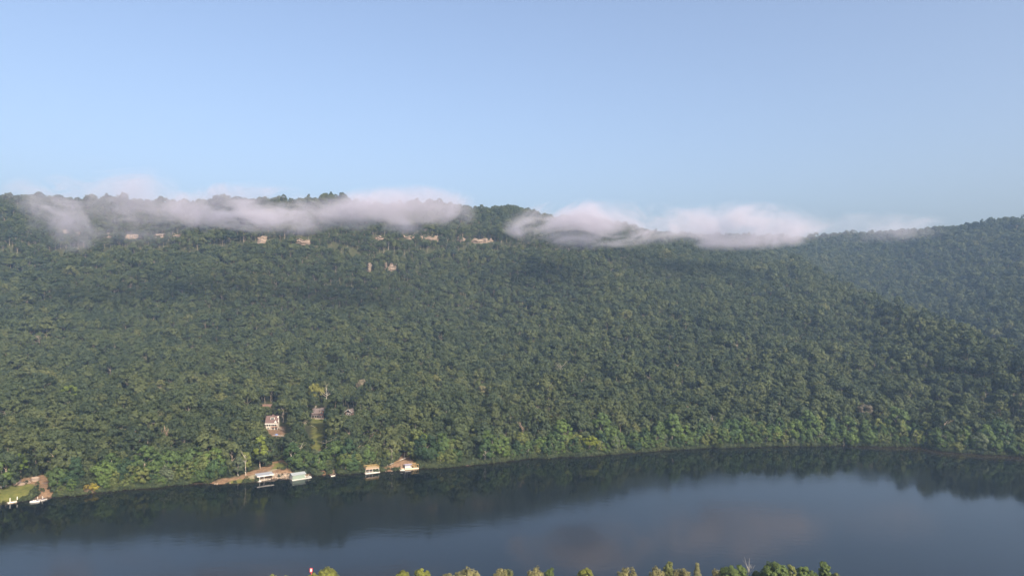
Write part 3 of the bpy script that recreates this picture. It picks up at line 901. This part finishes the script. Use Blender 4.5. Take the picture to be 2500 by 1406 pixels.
for k in range(3): MB().span(.4 + k * 2, .52 + k * 2, -.7, -.58, -1.5, 3.3 - k * 1.0).build('post', DECKWOOD, t)
p = onground(679, 1064)
t = thing('retaining_wall', 'low pale timber retaining wall below the white house yard', 'wall', (p.x, p.y, p.z), R(-12))
for k in range(3): MB().span(-4.2, 4.2, -.15, .15, -.4 + k * .32, -.1 + k * .32).build('timber', DECKWOOD, t)
p = onground(675, 1068)
t = thing('patio_umbrella', 'small blue patio umbrella below the white house retaining wall', 'umbrella', (p.x, p.y, p.z))
MB().tube((0, 0, 0), (0, 0, 2.4), .03, .03, 6).build('pole', STEEL, t)
m = MB(); nn = 8
m.add([(0, 0, 2.5)] + [(1.3 * math.cos(6.283 * q / nn), 1.3 * math.sin(6.283 * q / nn), 1.9) for q in range(nn)] + [(0, 0, 2.35)],
      [(0, 1 + q, 1 + (q + 1) % nn) for q in range(nn)] + [(nn + 1, 1 + (q + 1) % nn, 1 + q) for q in range(nn)]); m.build('canopy', BLUE, t)

t = thing('house', 'red-brown house with weathered roof at the top of the green lawn', 'house', (BH.x, BH.y, BH.z - .3), R(4))
t.scale = (.87, .87, .87)
MB().span(-5.2, 5.2, 1.5, 8.5, -1.5, 4.4).build('wall', REDWOOD, t)
MB().prism([(-.2, 4.1), (5.0, 7.9), (9.3, 4.1), (9.3, 4.4), (5.0, 8.25), (-.2, 4.4)], 'x', -5.6, 5.6).build('roof', ROOFGB, t)
MB().span(1.6, 4.9, .4, 5, -1.5, 6.9).build('wing_wall', REDWOOD, t)
MB().prism([(0.0, 6.7), (5.6, 8.5), (5.6, 8.8), (0.0, 7.0)], 'x', 1.2, 5.3).build('wing_roof', ROOFGB, t)
window(t, 2.2, 3.5, 4.6, 5.9, .38, 2, .3)
for x0 in (1.9, 3.4): window(t, x0, x0 + 1.1, .9, 2.4, .38)
for x0 in (-4.4, -2.8, -1.2, .3): window(t, x0, x0 + 1.1, .9, 2.3, 1.48)
MB().span(-5.4, 1.6, -1.0, 1.5, .2, .4).build('porch_deck', DECKWOOD, t)
m = MB(); m.span(-5.4, 1.6, -1.0, -.92, 1.15, 1.25)
for k in range(15): m.span(-5.4 + k * .49, -5.33 + k * .49, -.99, -.93, .4, 1.15)
m.build('railing', DARKWOOD, t)
MB().prism([(-1.2, 2.9), (1.5, 3.7), (1.5, 3.85), (-1.2, 3.05)], 'x', -5.5, 1.6).build('porch_roof', ROOFGB, t)
for x in (-5.3, -3, -.7, 1.4): MB().span(x, x + .14, -.95, -.81, -.8, 2.95).build('post', WHITE, t)
p = onground(783, 1022)
tag(MB().span(-4, 2.5, -.2, .2, -.3, .5).build('retaining_wall', DECKWOOD), 'low pale wall at the foot of the red-brown house', 'wall').location = (p.x, p.y - 1.2, p.z)

t = thing('cabin', 'small grey cabin with white-edged roof half hidden right of the lawn', 'cabin', (SH.x, SH.y, SH.z - .2), R(-24))
MB().span(-3, 3, 0, 5, -1, 2.6).build('wall', DARKWOOD, t)
MB().prism([(-3.6, 2.4), (0, 4.6), (3.6, 2.4), (3.6, 2.65), (0, 4.9), (-3.6, 2.65)], 'y', -.6, 5.6).build('roof', ROOFGB, t)
m = MB(); m.box((1.8, -.66, 3.66), (4.3, .12, .3), 0, math.atan2(2.2, 3.6)); m.box((-1.8, -.66, 3.66), (4.3, .12, .3), 0, -math.atan2(2.2, 3.6)); m.build('roof_trim', WHITE, t)
window(t, -1.6, -.4, .7, 1.9, -.02); window(t, .5, 1.7, .7, 1.9, -.02)
t = thing('cabin', 'long low brown roof showing among trees behind the white house', 'cabin', (CB.x, CB.y, CB.z - .2), R(3))
MB().span(-5, 5, 0, 5, -1, 2.7).build('wall', DARKWOOD, t)
MB().prism([(-.6, 2.5), (2.5, 4.8), (5.6, 2.5), (5.6, 2.75), (2.5, 5.1), (-.6, 2.75)], 'x', -5.5, 5.5).build('roof', mat('rust_brown_roof', (.10, .06, .046), .9, noise=.2, nscale=2), t)
window(t, -3, -1.8, .9, 2.0, -.02); window(t, 1.8, 3, .9, 2.0, -.02)

# ------------------------------------------------------------------ docks and boats
def line(pa, pb):
    a, b_ = onz(*pa), onz(*pb)
    d_ = b_ - a
    return a, d_.length, math.atan2(d_.y, d_.x)

# covered dock
a, L, rz = line((631, 1175.5), (665, 1170.5))
t = thing('covered_dock', 'open covered boat dock with grey single-slope roof and white fascia', 'dock', a, rz)
MB().prism([(-.2, 3.05), (4.6, 3.75), (4.6, 3.9), (-.2, 3.2)], 'x', -.8, L + .8).build('roof', METALROOF, t)
MB().span(-.8, L + .8, -.34, -.205, 2.72, 3.28).build('fascia', WHITE, t)
for x in (0, L): MB().prism([(-.2, 2.75), (4.6, 3.4), (4.6, 3.74), (-.2, 3.05)], 'x', x - .08, x + .08).build('rafter', DARKWOOD, t)
for x, y in ((.6, 0), (.6, 4.2), (L - .1, 4.2), (L * .4, 0)): MB().tube((x, y, -1.5), (x, y, 3.1), .13, .13, 7).build('post', WHITE if y == 0 else DARKWOOD, t)
MB().span(-.4, 1.5, -.3, 4.4, .35, .6).build('deck', DECKWOOD, t)
MB().span(-.4, 1.5, -.34, -.3, .05, .6).build('deck_skirt', WHITE, t)
MB().span(1.5, L, 3.4, 4.4, .35, .6).build('deck', DECKWOOD, t)
for y in (.5, 2.4): MB().span(1.8, L - .6, y, y + .5, .3, .75).build('boat_lift_rail', DECKWOOD, t)
MB().span(1.5, L - 1.0, -.25, .1, .2, .42).build('front_walk', DECKWOOD, t)
for x in (2.2, 3.2): MB().tube((x, 4.0, .6), (x, 4.0, 1.5), .05, .05, 6).build('lift_post', WHITE, t)

# green boathouse
a, L, rz = line((714.5, 1172.5), (760, 1165.5))
t = thing('boathouse', 'pale green floating boathouse with light grey roof and open end deck', 'boathouse', a, rz)
W0 = L * .66
MB().span(0, W0, .25, 5.4, .3, 2.9).build('wall', GREENWALL, t)
MB().prism([(-.15, 2.75), (2.85, 3.55), (5.8, 2.75), (5.8, 2.95), (2.85, 3.8), (-.15, 2.95)], 'x', -.45, W0 + .7).build('roof', PALEROOF, t)
MB().span(-.35, L - .6, -.25, 5.7, .0, .3).build('float_deck', DECKWOOD, t)
MB().span(-.35, L - .6, -.30, -.255, -.05, .34).build('float_edge', WHITE, t)
MB().span(-.06, .0, .9, 4.4, .3, 2.3).build('boat_door', WHITE, t)
window(t, .6, 1.2, 1.9, 2.4, .23, 1, .06)
for y in (.0, 5.4): MB().tube((W0 + 2.0, y, -2), (W0 + 2.0, y, 2.0), .1, .1, 7).build('mooring_post', WHITE, t)
MB().span(L - .7, L + .3, .2, 2.6, .05, .45).build('swim_float', WHITE, t)
m = MB()
for y in (-.2, 5.6): m.span(W0 + .2, L - .8, y - .03, y + .03, 1.2, 1.28)
for k in range(5): m.span(W0 + .3 + k * .7, W0 + .36 + k * .7, -.23, -.17, .3, 1.2)
m.build('railing', STEEL, t)
MB().span(W0 + .5, W0 + 1.3, 2.5, 3.3, .3, 1.1).build('locker', WHITE, t)

# small jetty
a, L, rz = line((808, 1162.5), (817, 1161.3))
t = thing('jetty', 'tiny brown jetty with white front edge right of the boathouse', 'dock', a, rz)
MB().span(0, 2.6, .0, 5.0, .25, .4).build('deck', DARKWOOD, t)
MB().span(0, 2.6, -.06, .0, .02, .45).build('front_edge', WHITE, t)
for x in (.0, 2.6): MB().tube((x, .1, -1), (x, .1, 1.3), .08, .08, 6).build('post', DECKWOOD, t)

# two level dock
a, L, rz = line((893, 1156), (925.5, 1152.2))
t = thing('two_level_dock', 'two-level wooden dock with yellow railed upper deck and white posts', 'dock', a, rz)
MB().span(0, L, 0, 5, 2.55, 2.95).build('upper_deck', DECKWOOD, t)
MB().span(-.04, L + .04, -.06, .0, 2.35, 3.0).build('upper_beam', mat('pinkish_board', (.27, .20, .155), .8), t)
for y, nm in ((.03, 'railing'), (4.9, 'railing')):
    m = MB(); m.span(0, L, y - .05, y + .05, 3.95, 4.08); m.span(0, L, y - .03, y + .03, 3.1, 3.2)
    for k in range(int(L / .32)): m.span(k * .32, k * .32 + .12, y - .04, y + .04, 2.95, 3.95)
    m.build(nm, NEWWOOD, t)
for x in (0.03, L - .03):
    m = MB(); m.span(x - .05, x + .05, .15, 4.8, 3.95, 4.08)
    for k in range(14): m.span(x - .04, x + .04, .2 + k * .34, .32 + k * .34, 2.95, 3.95)
    m.build('railing', NEWWOOD, t)
for k in range(5): MB().span(k * (L - .2) / 4, k * (L - .2) / 4 + .2, .02, .22, -1.5, 2.55).build('post', WHITE, t)
for k in range(3): MB().span(k * (L - .2) / 2, k * (L - .2) / 2 + .2, 4.7, 4.9, -1.5, 2.55).build('post', DECKWOOD, t)
MB().span(-.4, L + .8, -.5, 5.2, .1, .42).build('lower_deck', DECKWOOD, t)
MB().span(-.4, L + .8, -.56, -.505, -.02, .46).build('lower_edge', WHITE, t)
m = MB(); m.span(0, L * .7, .0, .06, 1.15, 1.25)
for k in range(10): m.span(k * .6, k * .6 + .06, .0, .06, .42, 1.15)
m.build('lower_railing', DECKWOOD, t)
for x in (1.4, 3.4, 4.8): MB().span(x, x + .9, 1.6, 2.5, .42, 1.2).build('deck_chair', WHITE if x > 4 else DARKCOVER, t)
MB().span(L + .85, L + 2.9, .4, 2.4, .05, .4).build('side_float', mat('grey_float', (.40, .42, .44), .7), t)

# framed dock with covered pontoon boat
a, L, rz = line((989, 1146.5), (1022, 1143.5))
t = thing('boat_lift_dock', 'open timber-framed boat lift dock below the bare dirt bank', 'dock', a, rz)
MB().span(0, L, -.1, 4.6, .35, .62).build('deck', DECKWOOD, t)
MB().span(-.05, L + .05, -.16, -.1, .05, .66).build('deck_edge', mat('tan_board', (.50, .40, .28), .8), t)
for x, y in ((.1, .05), (L * .62, .05), (L - .15, .05), (.1, 4.4), (L * .62, 4.4), (L - .15, 4.4)):
    MB().span(x - .09, x + .09, y - .09, y + .09, -1.5, 2.75).build('post', NEWWOOD if x > L * .5 else WHITE, t)
for y in (.05, 4.4): MB().span(L * .45, L, y - .07, y + .07, 2.55, 2.85).build('beam', NEWWOOD, t)
for x in (L * .62, L - .15): MB().span(x - .07, x + .07, .15, 4.3, 2.56, 2.84).build('beam', NEWWOOD, t)
MB().prism([(.3, 2.5), (2.3, 3.0), (4.5, 2.5), (4.5, 2.58), (2.3, 3.1), (.3, 2.58)], 'x', .0, L * .55).build('awning', mat('lavender_canvas', (.19, .18, .23), .8), t)
for k in range(2): MB().span(L * .7 + k * 1.2, L * .7 + k * 1.2 + .5, 1.4, 2.0, .62, 1.7).build('bench', NEWWOOD, t)
MB().span(-3.6, -.05, 1.9, 3.6, .3, .5).build('side_walk', DECKWOOD, t)
MB().span(-3.6, -.05, 1.82, 1.9, .05, .54).build('side_walk_edge', mat('tan_board', (.5, .4, .28)), t)

def hull(root, name, length, beam, depth, material, bow=.35, z0=0.0):
    n_ = 9; vs, fs = [], []
    for i in range(n_ + 1):
        s_ = i / n_
        wv = beam / 2 * (1 if s_ < 1 - bow else math.sqrt(max(0, 1 - ((s_ - 1 + bow) / bow) ** 2)) * .98 + .02)
        sheer = z0 + depth * (1 + .25 * s_ ** 2)
        x_ = (s_ - .5) * length
        vs += [(x_, -wv, sheer), (x_, -wv * .75, z0 - .1), (x_, wv * .75, z0 - .1), (x_, wv, sheer)]
    for i in range(n_):
        o = i * 4
        for q in range(3): fs.append((o + q, o + q + 1, o + 5 + q, o + 4 + q))
        fs.append((o + 3, o, o + 4, o + 7))
    fs += [(0, 3, 2, 1), (n_ * 4, n_ * 4 + 1, n_ * 4 + 2, n_ * 4 + 3)]
    mm = MB(); mm.add(vs, fs)
    return mm.build(name, material, root)

c_ = a + Vector((math.cos(rz) * L * .30 - math.sin(rz) * 2.2, math.sin(rz) * L * .30 + math.cos(rz) * 2.2, .6))
t = thing('covered_boat', 'boat under a white cover inside the timber-framed dock', 'boat', c_, rz)
hull(t, 'hull', 4.6, 1.9, .6, WHITE)
m = MB(); m.prism([(-.97, .68), (-.6, 1.15), (0, 1.4), (.6, 1.15), (.97, .68)], 'x', -2.2, 1.4); m.build('cover', SIGNWHITE, t)
MB().span(-2.6, -2.3, -.2, .2, 0, 1.0).build('outboard_motor', BLACKR, t)
a2 = onz(983, 1147.8)
t = thing('rowing_boat', 'small flat white boat left of the timber-framed dock', 'boat', a2, R(10))
hull(t, 'hull', 2.9, 1.2, .32, SIGNWHITE, .3)
MB().span(-.8, .7, -.42, .42, .41, .45).build('deck_panel', WHITE, t)
MB().span(-.15, .15, -.55, .55, .42, .55).build('seat', DECKWOOD, t)

# brown ramp
p = onz(1141, 1135.5)
t = thing('ramp', 'small weathered brown ramp jutting from the wooded bank', 'dock', p, R(20))
MB().box((0, .8, .75), (3.2, 4.6, .15), 0, 0, R(9)).build('deck', mat('weathered_board', (.22, .15, .125), .85, noise=.2, nscale=3), t)
MB().box((0, -1.5, .34), (3.24, .1, .3)).build('front_edge', DARKWOOD, t)
for x in (-1.4, 1.4): MB().tube((x, -1.3, -1), (x, -1.3, .5), .08, .08, 6).build('post', DARKWOOD, t)

# swim platform with two posts at far left
a, L, rz = line((20, 1229), (48, 1223.5))
t = thing('swim_platform', 'narrow cream floating platform with two tall white posts at far left', 'dock', a, rz)
MB().span(0, L, 0, 1.9, .05, .5).build('float', mat('cream_float', (.60, .52, .44), .7), t)
MB().span(-.05, L + .05, .1, 1.8, .5, .56).build('deck', DECKWOOD, t)
for x in (L * .18, L * .80): MB().tube((x, .35, -1.5), (x, .35, 2.7), .19, .19, 8).build('post', SIGNWHITE, t)

# motorboat and jet ski with small dock
p = onz(85, 1225)
t = thing('motorboat', 'white motorboat moored at the left bank clearing', 'boat', p, R(205))
t.scale = (.8, .8, .8)
hull(t, 'hull', 5.6, 2.1, .75, SIGNWHITE, .42)
MB().span(-1.0, 1.7, -.72, .72, .76, 1.0).build('cabin_deck', WHITE, t)
MB().box((.1, 0, 1.22), (.1, 1.5, .55), 0, R(-30)).build('windshield', GLASS, t)
for y in (-.45, .45): MB().span(-1.5, -.9, y - .25, y + .25, .85, 1.3).build('seat', DARKCOVER, t)
MB().span(-3.1, -2.8, -.22, .22, -.1, 1.1).build('outboard_motor', BLACKR, t)
MB().span(-2.5, -.3, -.8, .8, .77, .84).build('cockpit', DARKCOVER, t)
p = onz(97, 1221.5)
t = thing('small_dock', 'low dark dock with white edge behind the white motorboat', 'dock', p, R(24))
MB().span(-3, 3.2, .6, 2.2, .25, .45).build('deck', DARKWOOD, t)
MB().span(-3, 3.2, .5, .6, .2, .5).build('front_edge', WHITE, t)
for x in (-1.2, .9): MB().tube((x, 1.4, -1), (x, 1.4, 2.0), .1, .1, 6).build('post', WHITE, t)
p = onz(105, 1221)
t = thing('jet_ski', 'grey and white jet ski right of the white motorboat', 'jet ski', p, R(70))
hull(t, 'hull', 2.6, 1.0, .45, WHITE, .5)
MB().prism([(-.9, .5), (-.8, .8), (.1, .8), (.4, 1.05), (.9, .55)], 'y', -.22, .22).build('seat', DARKCOVER, t)
MB().tube((.4, -.4, 1.1), (.4, .4, 1.1), .04, .04, 6).build('handlebar', BLACKR, t)

# timber rail and rocks on the banks
def rail(label, pts_, r_=.09):
    ps = [onground(*q) for q in pts_]
    t = thing('stair_rail', label, 'railing', ps[0])
    for q in range(len(ps) - 1):
        MB().tube(ps[q] - ps[0] + Vector((0, 0, .9)), ps[q + 1] - ps[0] + Vector((0, 0, .9)), r_, r_, 6).build('handrail', NEWWOOD if q % 2 else WHITE, t)
    for q in range(len(ps)): MB().tube(ps[q] - ps[0] - Vector((0, 0, .3)), ps[q] - ps[0] + Vector((0, 0, .95)), .07, .07, 6).build('post', DECKWOOD, t)
rail('long pale handrail climbing across the bare dirt bank', [(946, 1138), (962, 1133), (976, 1127), (990, 1122), (1004, 1116)], .13)
rail('thin pale rail crossing the lawn below the red-brown house', [(760, 1041), (769, 1046), (780, 1051)], .07)

def rock_mesh(seed, s):
    g = np.random.default_rng(seed)
    import bmesh
    bm = bmesh.new(); bmesh.ops.create_icosphere(bm, subdivisions=2, radius=1)
    lob = g.normal(size=(6, 3))
    for v in bm.verts:
        d_ = np.array(v.co); f = 1 + .18 * sum(math.sin(2.2 * float(lb @ d_) + k_) for k_, lb in enumerate(lob)) / 2
        v.co = Vector((d_[0] * s[0] * f, d_[1] * s[1] * f, d_[2] * s[2] * f))
    me = bpy.data.meshes.new('rock'); bm.to_mesh(me); bm.free(); me.materials.append(STONE if seed < 90 else CLIFF)
    return me
for k_, (qx, qy, s_, lab) in enumerate([(46, 1183, (3.2, 1.6, 1.5), 'wide tan boulder ledge at the back of the left clearing'),
                                        (66, 1178, (2.0, 1.2, 1.0), 'small tan boulder beside the wide ledge in the left clearing'),
                                        (84, 1174, (2.1, 1.5, 1.8), 'tall pale boulder right of the wide ledge in the left clearing'),
                                        (110, 1180, (1.6, .8, .4), 'flat pale stone slab above the white motorboat')]):
    p = onground(qx, qy)
    o = bpy.data.objects.new('boulder', rock_mesh(91 + k_, s_)); col.objects.link(o); o.location = (p.x, p.y, p.z + s_[2] * .3)
    tag(o, lab, 'boulder', 'boulders in the left clearing')
m = MB(); g = random.Random(3)
import bmesh
for k_ in range(420):
    if k_ < 260:
        q = onground(g.uniform(664, 716), g.uniform(1156, 1168))
    else:
        uq = g.uniform(-.7, .7); yq = float(shore_y(np.array([uq]))[0]) + g.uniform(-.4, 1.0); q = Vector((uq * yq, yq, max(0, gz(uq * yq, yq))))
    s_ = g.uniform(.15, .6)
    if abs(q.y - float(shore_y(np.array([q.x / q.y]))[0])) > 12: continue
    m.tube((q.x - s_ * .4, q.y, q.z - s_ * .4), (q.x + g.uniform(-.3, .3), q.y + g.uniform(-.3, .3), q.z + s_ * .8), s_, s_ * .55, 6)
tag(m.build('shore_stones', STONE), 'pale loose stones along the water beside the covered dock', 'stones', kind='stuff')

# ------------------------------------------------------------------ near bank: tree tops along the lower edge, river marker
CROWN_NEAR = [crown_mesh('crown', 600 + i, a_, c_, zc_, 70, 62, .36, shp, None, dr_) for i, (a_, c_, zc_, shp, dr_) in enumerate(
    [(3.6, 5.2, 10.0, 'round', 0), (2.6, 5.6, 9.6, 'tall', 0), (3.4, 5.6, 9.4, 'round', .9), (2.8, 6.6, 8.9, 'cone', .1), (4.6, 4.8, 10.2, 'spread', 0)])]
TRUNK_NEAR = [trunk_mesh('trunk', 700 + i, 13.5, .26, 3.0, 9, BARK) for i in range(5)]
HN = [15.2, 15.2, 15.0, 15.6, 15.0]
SUNNY, WILLOW, DEEP, OLV = (.125, .135, .028), (.150, .140, .062), (.060, .085, .024), (.095, .105, .035)
NEAR = [
    (667, 1401, 0, SUNNY, 'leftmost low olive treetop barely showing at the lower edge'),
    (698, 1402, 0, SUNNY, 'second low olive treetop from the left at the lower edge'),
    (763, 1397, 0, SUNNY, 'small sunny treetop directly under the red and white river marker'),
    (802, 1387, 4, SUNNY, 'broad sunny yellow-green treetop right of the river marker'),
    (984, 1393, 4, SUNNY, 'low yellow-green treetop, left of a joined pair at lower edge'),
    (1029, 1385, 0, SUNNY, 'taller yellow-green treetop, right of a joined pair at lower edge'),
    (1095, 1397, 2, WILLOW, 'low pale willow top between the joined pair and twin willows'),
    (1122, 1392, 2, WILLOW, 'shorter left willow top of the pale trio at lower edge centre'),
    (1147, 1384, 2, WILLOW, 'tallest pale willow top at lower edge left of centre'),
    (1222, 1385, 2, WILLOW, 'pale willow top, left of a tight pair at lower edge centre'),
    (1240, 1387, 2, OLV, 'olive willow top, right of a tight pair at lower edge centre'),
    (1308, 1384, 2, WILLOW, 'grey-green treetop just right of lower edge centre'),
    (1342, 1387, 1, DEEP, 'slim green treetop touching the grey-green one at lower edge'),
    (1430, 1384, 0, SUNNY, 'lone round bright treetop right of centre at lower edge'),
    (1533, 1383, 2, WILLOW, 'lone pale drooping willow top at lower edge'),
    (1604, 1383, 2, WILLOW, 'pale drooping willow top left of the tall green treetop'),
    (1632, 1373, 1, OLV, 'tall green treetop between two willows at lower edge'),
    (1666, 1385, 2, WILLOW, 'small pale willow left of the pointed conical tree'),
    (1702, 1371, 3, (.115, .115, .055), 'pointed conical grey-green treetop at lower edge'),
    (1751, 1388, 2, WILLOW, 'pale rounded willow right of the pointed conical tree'),
    (1782, 1378, 0, DEEP, 'dense dark green treetop left of the bare grey tree'),
    (1810, 1381, 1, DEEP, 'slim dark green treetop beside the bare grey tree'),
    (1850, 1393, 0, DEEP, 'low dark green treetop right of the bare grey tree'),
    (1888, 1374, 4, DEEP, 'broad tall dark green treetop at lower right edge'),
    (1911, 1386, 2, OLV, 'small olive treetop in front of the broad dark green one'),
    (1933, 1379, 1, OLV, 'slim olive treetop right of the broad dark green one'),
    (1960, 1382, 1, DEEP, 'dark green treetop, left of two at lower right edge'),
    (1981, 1390, 0, DEEP, 'low dark green treetop left of the last tall one'),
    (2013, 1373, 1, DEEP, 'last tall slim green treetop at lower right edge'),
    (2043, 1399, 0, OLV, 'rightmost low olive treetop barely showing at lower edge'),
]
for k_, (qx, qy, fi, tint, lab) in enumerate(NEAR):
    Yn = 243 + 5 * math.sin(k_ * 2.1)
    q = at(qx, qy, Yn)
    zb = gz(q.x, Yn)
    plant('bank_tree', lab, (q.x, Yn, zb - .2), k_ * 1.7, (q.z - zb) / HN[fi], fi, tint, 'treetops along the near bank', CROWN_NEAR[fi], TRUNK_NEAR[fi], tone=.72)
q = at(1827, 1369, 245)
snag('bare grey treetop among the dark green trees at lower right edge', 1827, Vector((q.x, 245, gz(q.x, 245))), (q.z - gz(q.x, 245)) / 1.02, 21, PALEBARK, 0, 12, .28, .45)

q = at(760, 1384, 256)
t = thing('river_marker', 'red bordered white board on a post at the lower edge', 'sign', (q.x, 256, -.5))
MB().tube((0, 0, -2), (0, 0, q.z - .6), .16, .13, 8).build('post', RED, t)
MB().span(-.48, .48, -.2, -.12, q.z - 1.2, q.z + .3).build('board', RED, t)
MB().span(-.27, .27, -.235, -.205, q.z - .95, q.z + .05).build('panel', SIGNWHITE, t)

# ------------------------------------------------------------------ low clouds on the mountain and haze
def cloud_material(name, dens, seed, dims, soft=1.0):
    m = bpy.data.materials.new(name); m.use_nodes = True
    n, l = m.node_tree.nodes, m.node_tree.links
    n.remove(n['Principled BSDF']); out = n['Material Output']
    pv = n.new('ShaderNodeVolumePrincipled'); pv.inputs['Color'].default_value = (.65, .635, .73, 1); pv.inputs['Anisotropy'].default_value = .15
    tc = n.new('ShaderNodeTexCoord')
    ln = n.new('ShaderNodeVectorMath'); ln.operation = 'LENGTH'; l.new(tc.outputs['Object'], ln.inputs[0])
    scl = n.new('ShaderNodeVectorMath'); scl.operation = 'MULTIPLY'; scl.inputs[1].default_value = (dims[0] * .62, dims[1], dims[2] * 1.1)
    l.new(tc.outputs['Object'], scl.inputs[0])
    of = n.new('ShaderNodeVectorMath'); of.operation = 'ADD'; of.inputs[1].default_value = (seed * 137.1, seed * 71.3, seed * 29.7)
    l.new(scl.outputs[0], of.inputs[0])
    tx = n.new('ShaderNodeTexNoise'); tx.inputs['Scale'].default_value = .020; tx.inputs['Detail'].default_value = 8; tx.inputs['Roughness'].default_value = .64; tx.inputs['Distortion'].default_value = .7
    l.new(of.outputs[0], tx.inputs['Vector'])
    # density = clamp((1 - r) * a + (noise - .5) * b)
    f1 = n.new('ShaderNodeMath'); f1.operation = 'SUBTRACT'; f1.inputs[0].default_value = 1; l.new(ln.outputs['Value'], f1.inputs[1])
    f2 = n.new('ShaderNodeMath'); f2.operation = 'MULTIPLY'; f2.inputs[1].default_value = 1.2; l.new(f1.outputs[0], f2.inputs[0])
    n1 = n.new('ShaderNodeMath'); n1.operation = 'SUBTRACT'; n1.inputs[1].default_value = .55; l.new(tx.outputs['Fac'], n1.inputs[0])
    n2 = n.new('ShaderNodeMath'); n2.operation = 'MULTIPLY_ADD'; n2.inputs[1].default_value = 7.5 * soft
    l.new(n1.outputs[0], n2.inputs[0]); l.new(f2.outputs[0], n2.inputs[2])
    mn = n.new('ShaderNodeMath'); mn.operation = 'MULTIPLY'; mn.use_clamp = True; l.new(n2.outputs[0], mn.inputs[0]); 
    edge = n.new('ShaderNodeMath'); edge.operation = 'MULTIPLY'; edge.use_clamp = True; edge.inputs[1].default_value = 4; l.new(f1.outputs[0], edge.inputs[0])
    l.new(edge.outputs[0], mn.inputs[1])
    dn = n.new('ShaderNodeMath'); dn.operation = 'MULTIPLY'; dn.inputs[1].default_value = dens; l.new(mn.outputs[0], dn.inputs[0])
    l.new(dn.outputs[0], pv.inputs['Density']); l.new(pv.outputs[0], out.inputs['Volume'])
    return m

def cloud(label, x0, x1, y0, y1, Y, depth, dens, seed, soft=1.0):
    a, b_ = at(x0, y0, Y), at(x1, y1, Y)
    c_ = (a + b_) / 2
    dims = (abs(b_.x - a.x) / 2, depth / 2, abs(a.z - b_.z) / 2)
    bm = bmesh.new(); bmesh.ops.create_icosphere(bm, subdivisions=3, radius=1.0)
    me = bpy.data.meshes.new('low_cloud'); bm.to_mesh(me); bm.free()
    me.materials.append(cloud_material('cloud_vapour', dens, seed, dims, soft))
    o = bpy.data.objects.new('low_cloud', me); col.objects.link(o)
    o.location = c_; o.scale = dims
    return tag(o, label, 'cloud', 'low clouds along the ridge')
cloud('wispy low cloud at far left drooping towards the left cliffs', 10, 480, 380, 630, 735, 140, .026, 1, 1.1)
cloud('long low cloud second from left along the ridge', 350, 870, 446, 586, 745, 140, .046, 2)
cloud('bright low cloud at centre left above the longest cliff', 790, 1200, 448, 576, 760, 140, .048, 3)
cloud('large bright low cloud right of centre below the ridge end', 1215, 1720, 482, 616, 860, 160, .052, 4)
cloud('pale low cloud filling the saddle right of centre', 1500, 2060, 490, 616, 960, 170, .030, 5)
cloud('thin veil of mist over the right-hand ridge', 1880, 2360, 518, 598, 1050, 180, .006, 6)
cloud('thin grey wisp joining the second and third clouds', 740, 960, 462, 570, 750, 110, .022, 7, 1.1)
cloud('faint grey wisp between the far left cloud and the long one', 330, 520, 462, 570, 742, 110, .016, 8, 1.1)

hz = MB().span(-2750, 3050, -760, 3320, -4.2, 345)
haze = hz.build('haze', None)
hm = bpy.data.materials.new('hazy_air'); hm.use_nodes = True
n, l = hm.node_tree.nodes, hm.node_tree.links
n.remove(n['Principled BSDF'])
pv = n.new('ShaderNodeVolumePrincipled')
pv.inputs['Color'].default_value = (.42, .64, 1.0, 1); pv.inputs['Density'].default_value = .00011; pv.inputs['Anisotropy'].default_value = .1
l.new(pv.outputs[0], n['Material Output'].inputs['Volume'])
haze.data.materials.clear(); haze.data.materials.append(hm)
tag(haze, kind='stuff')
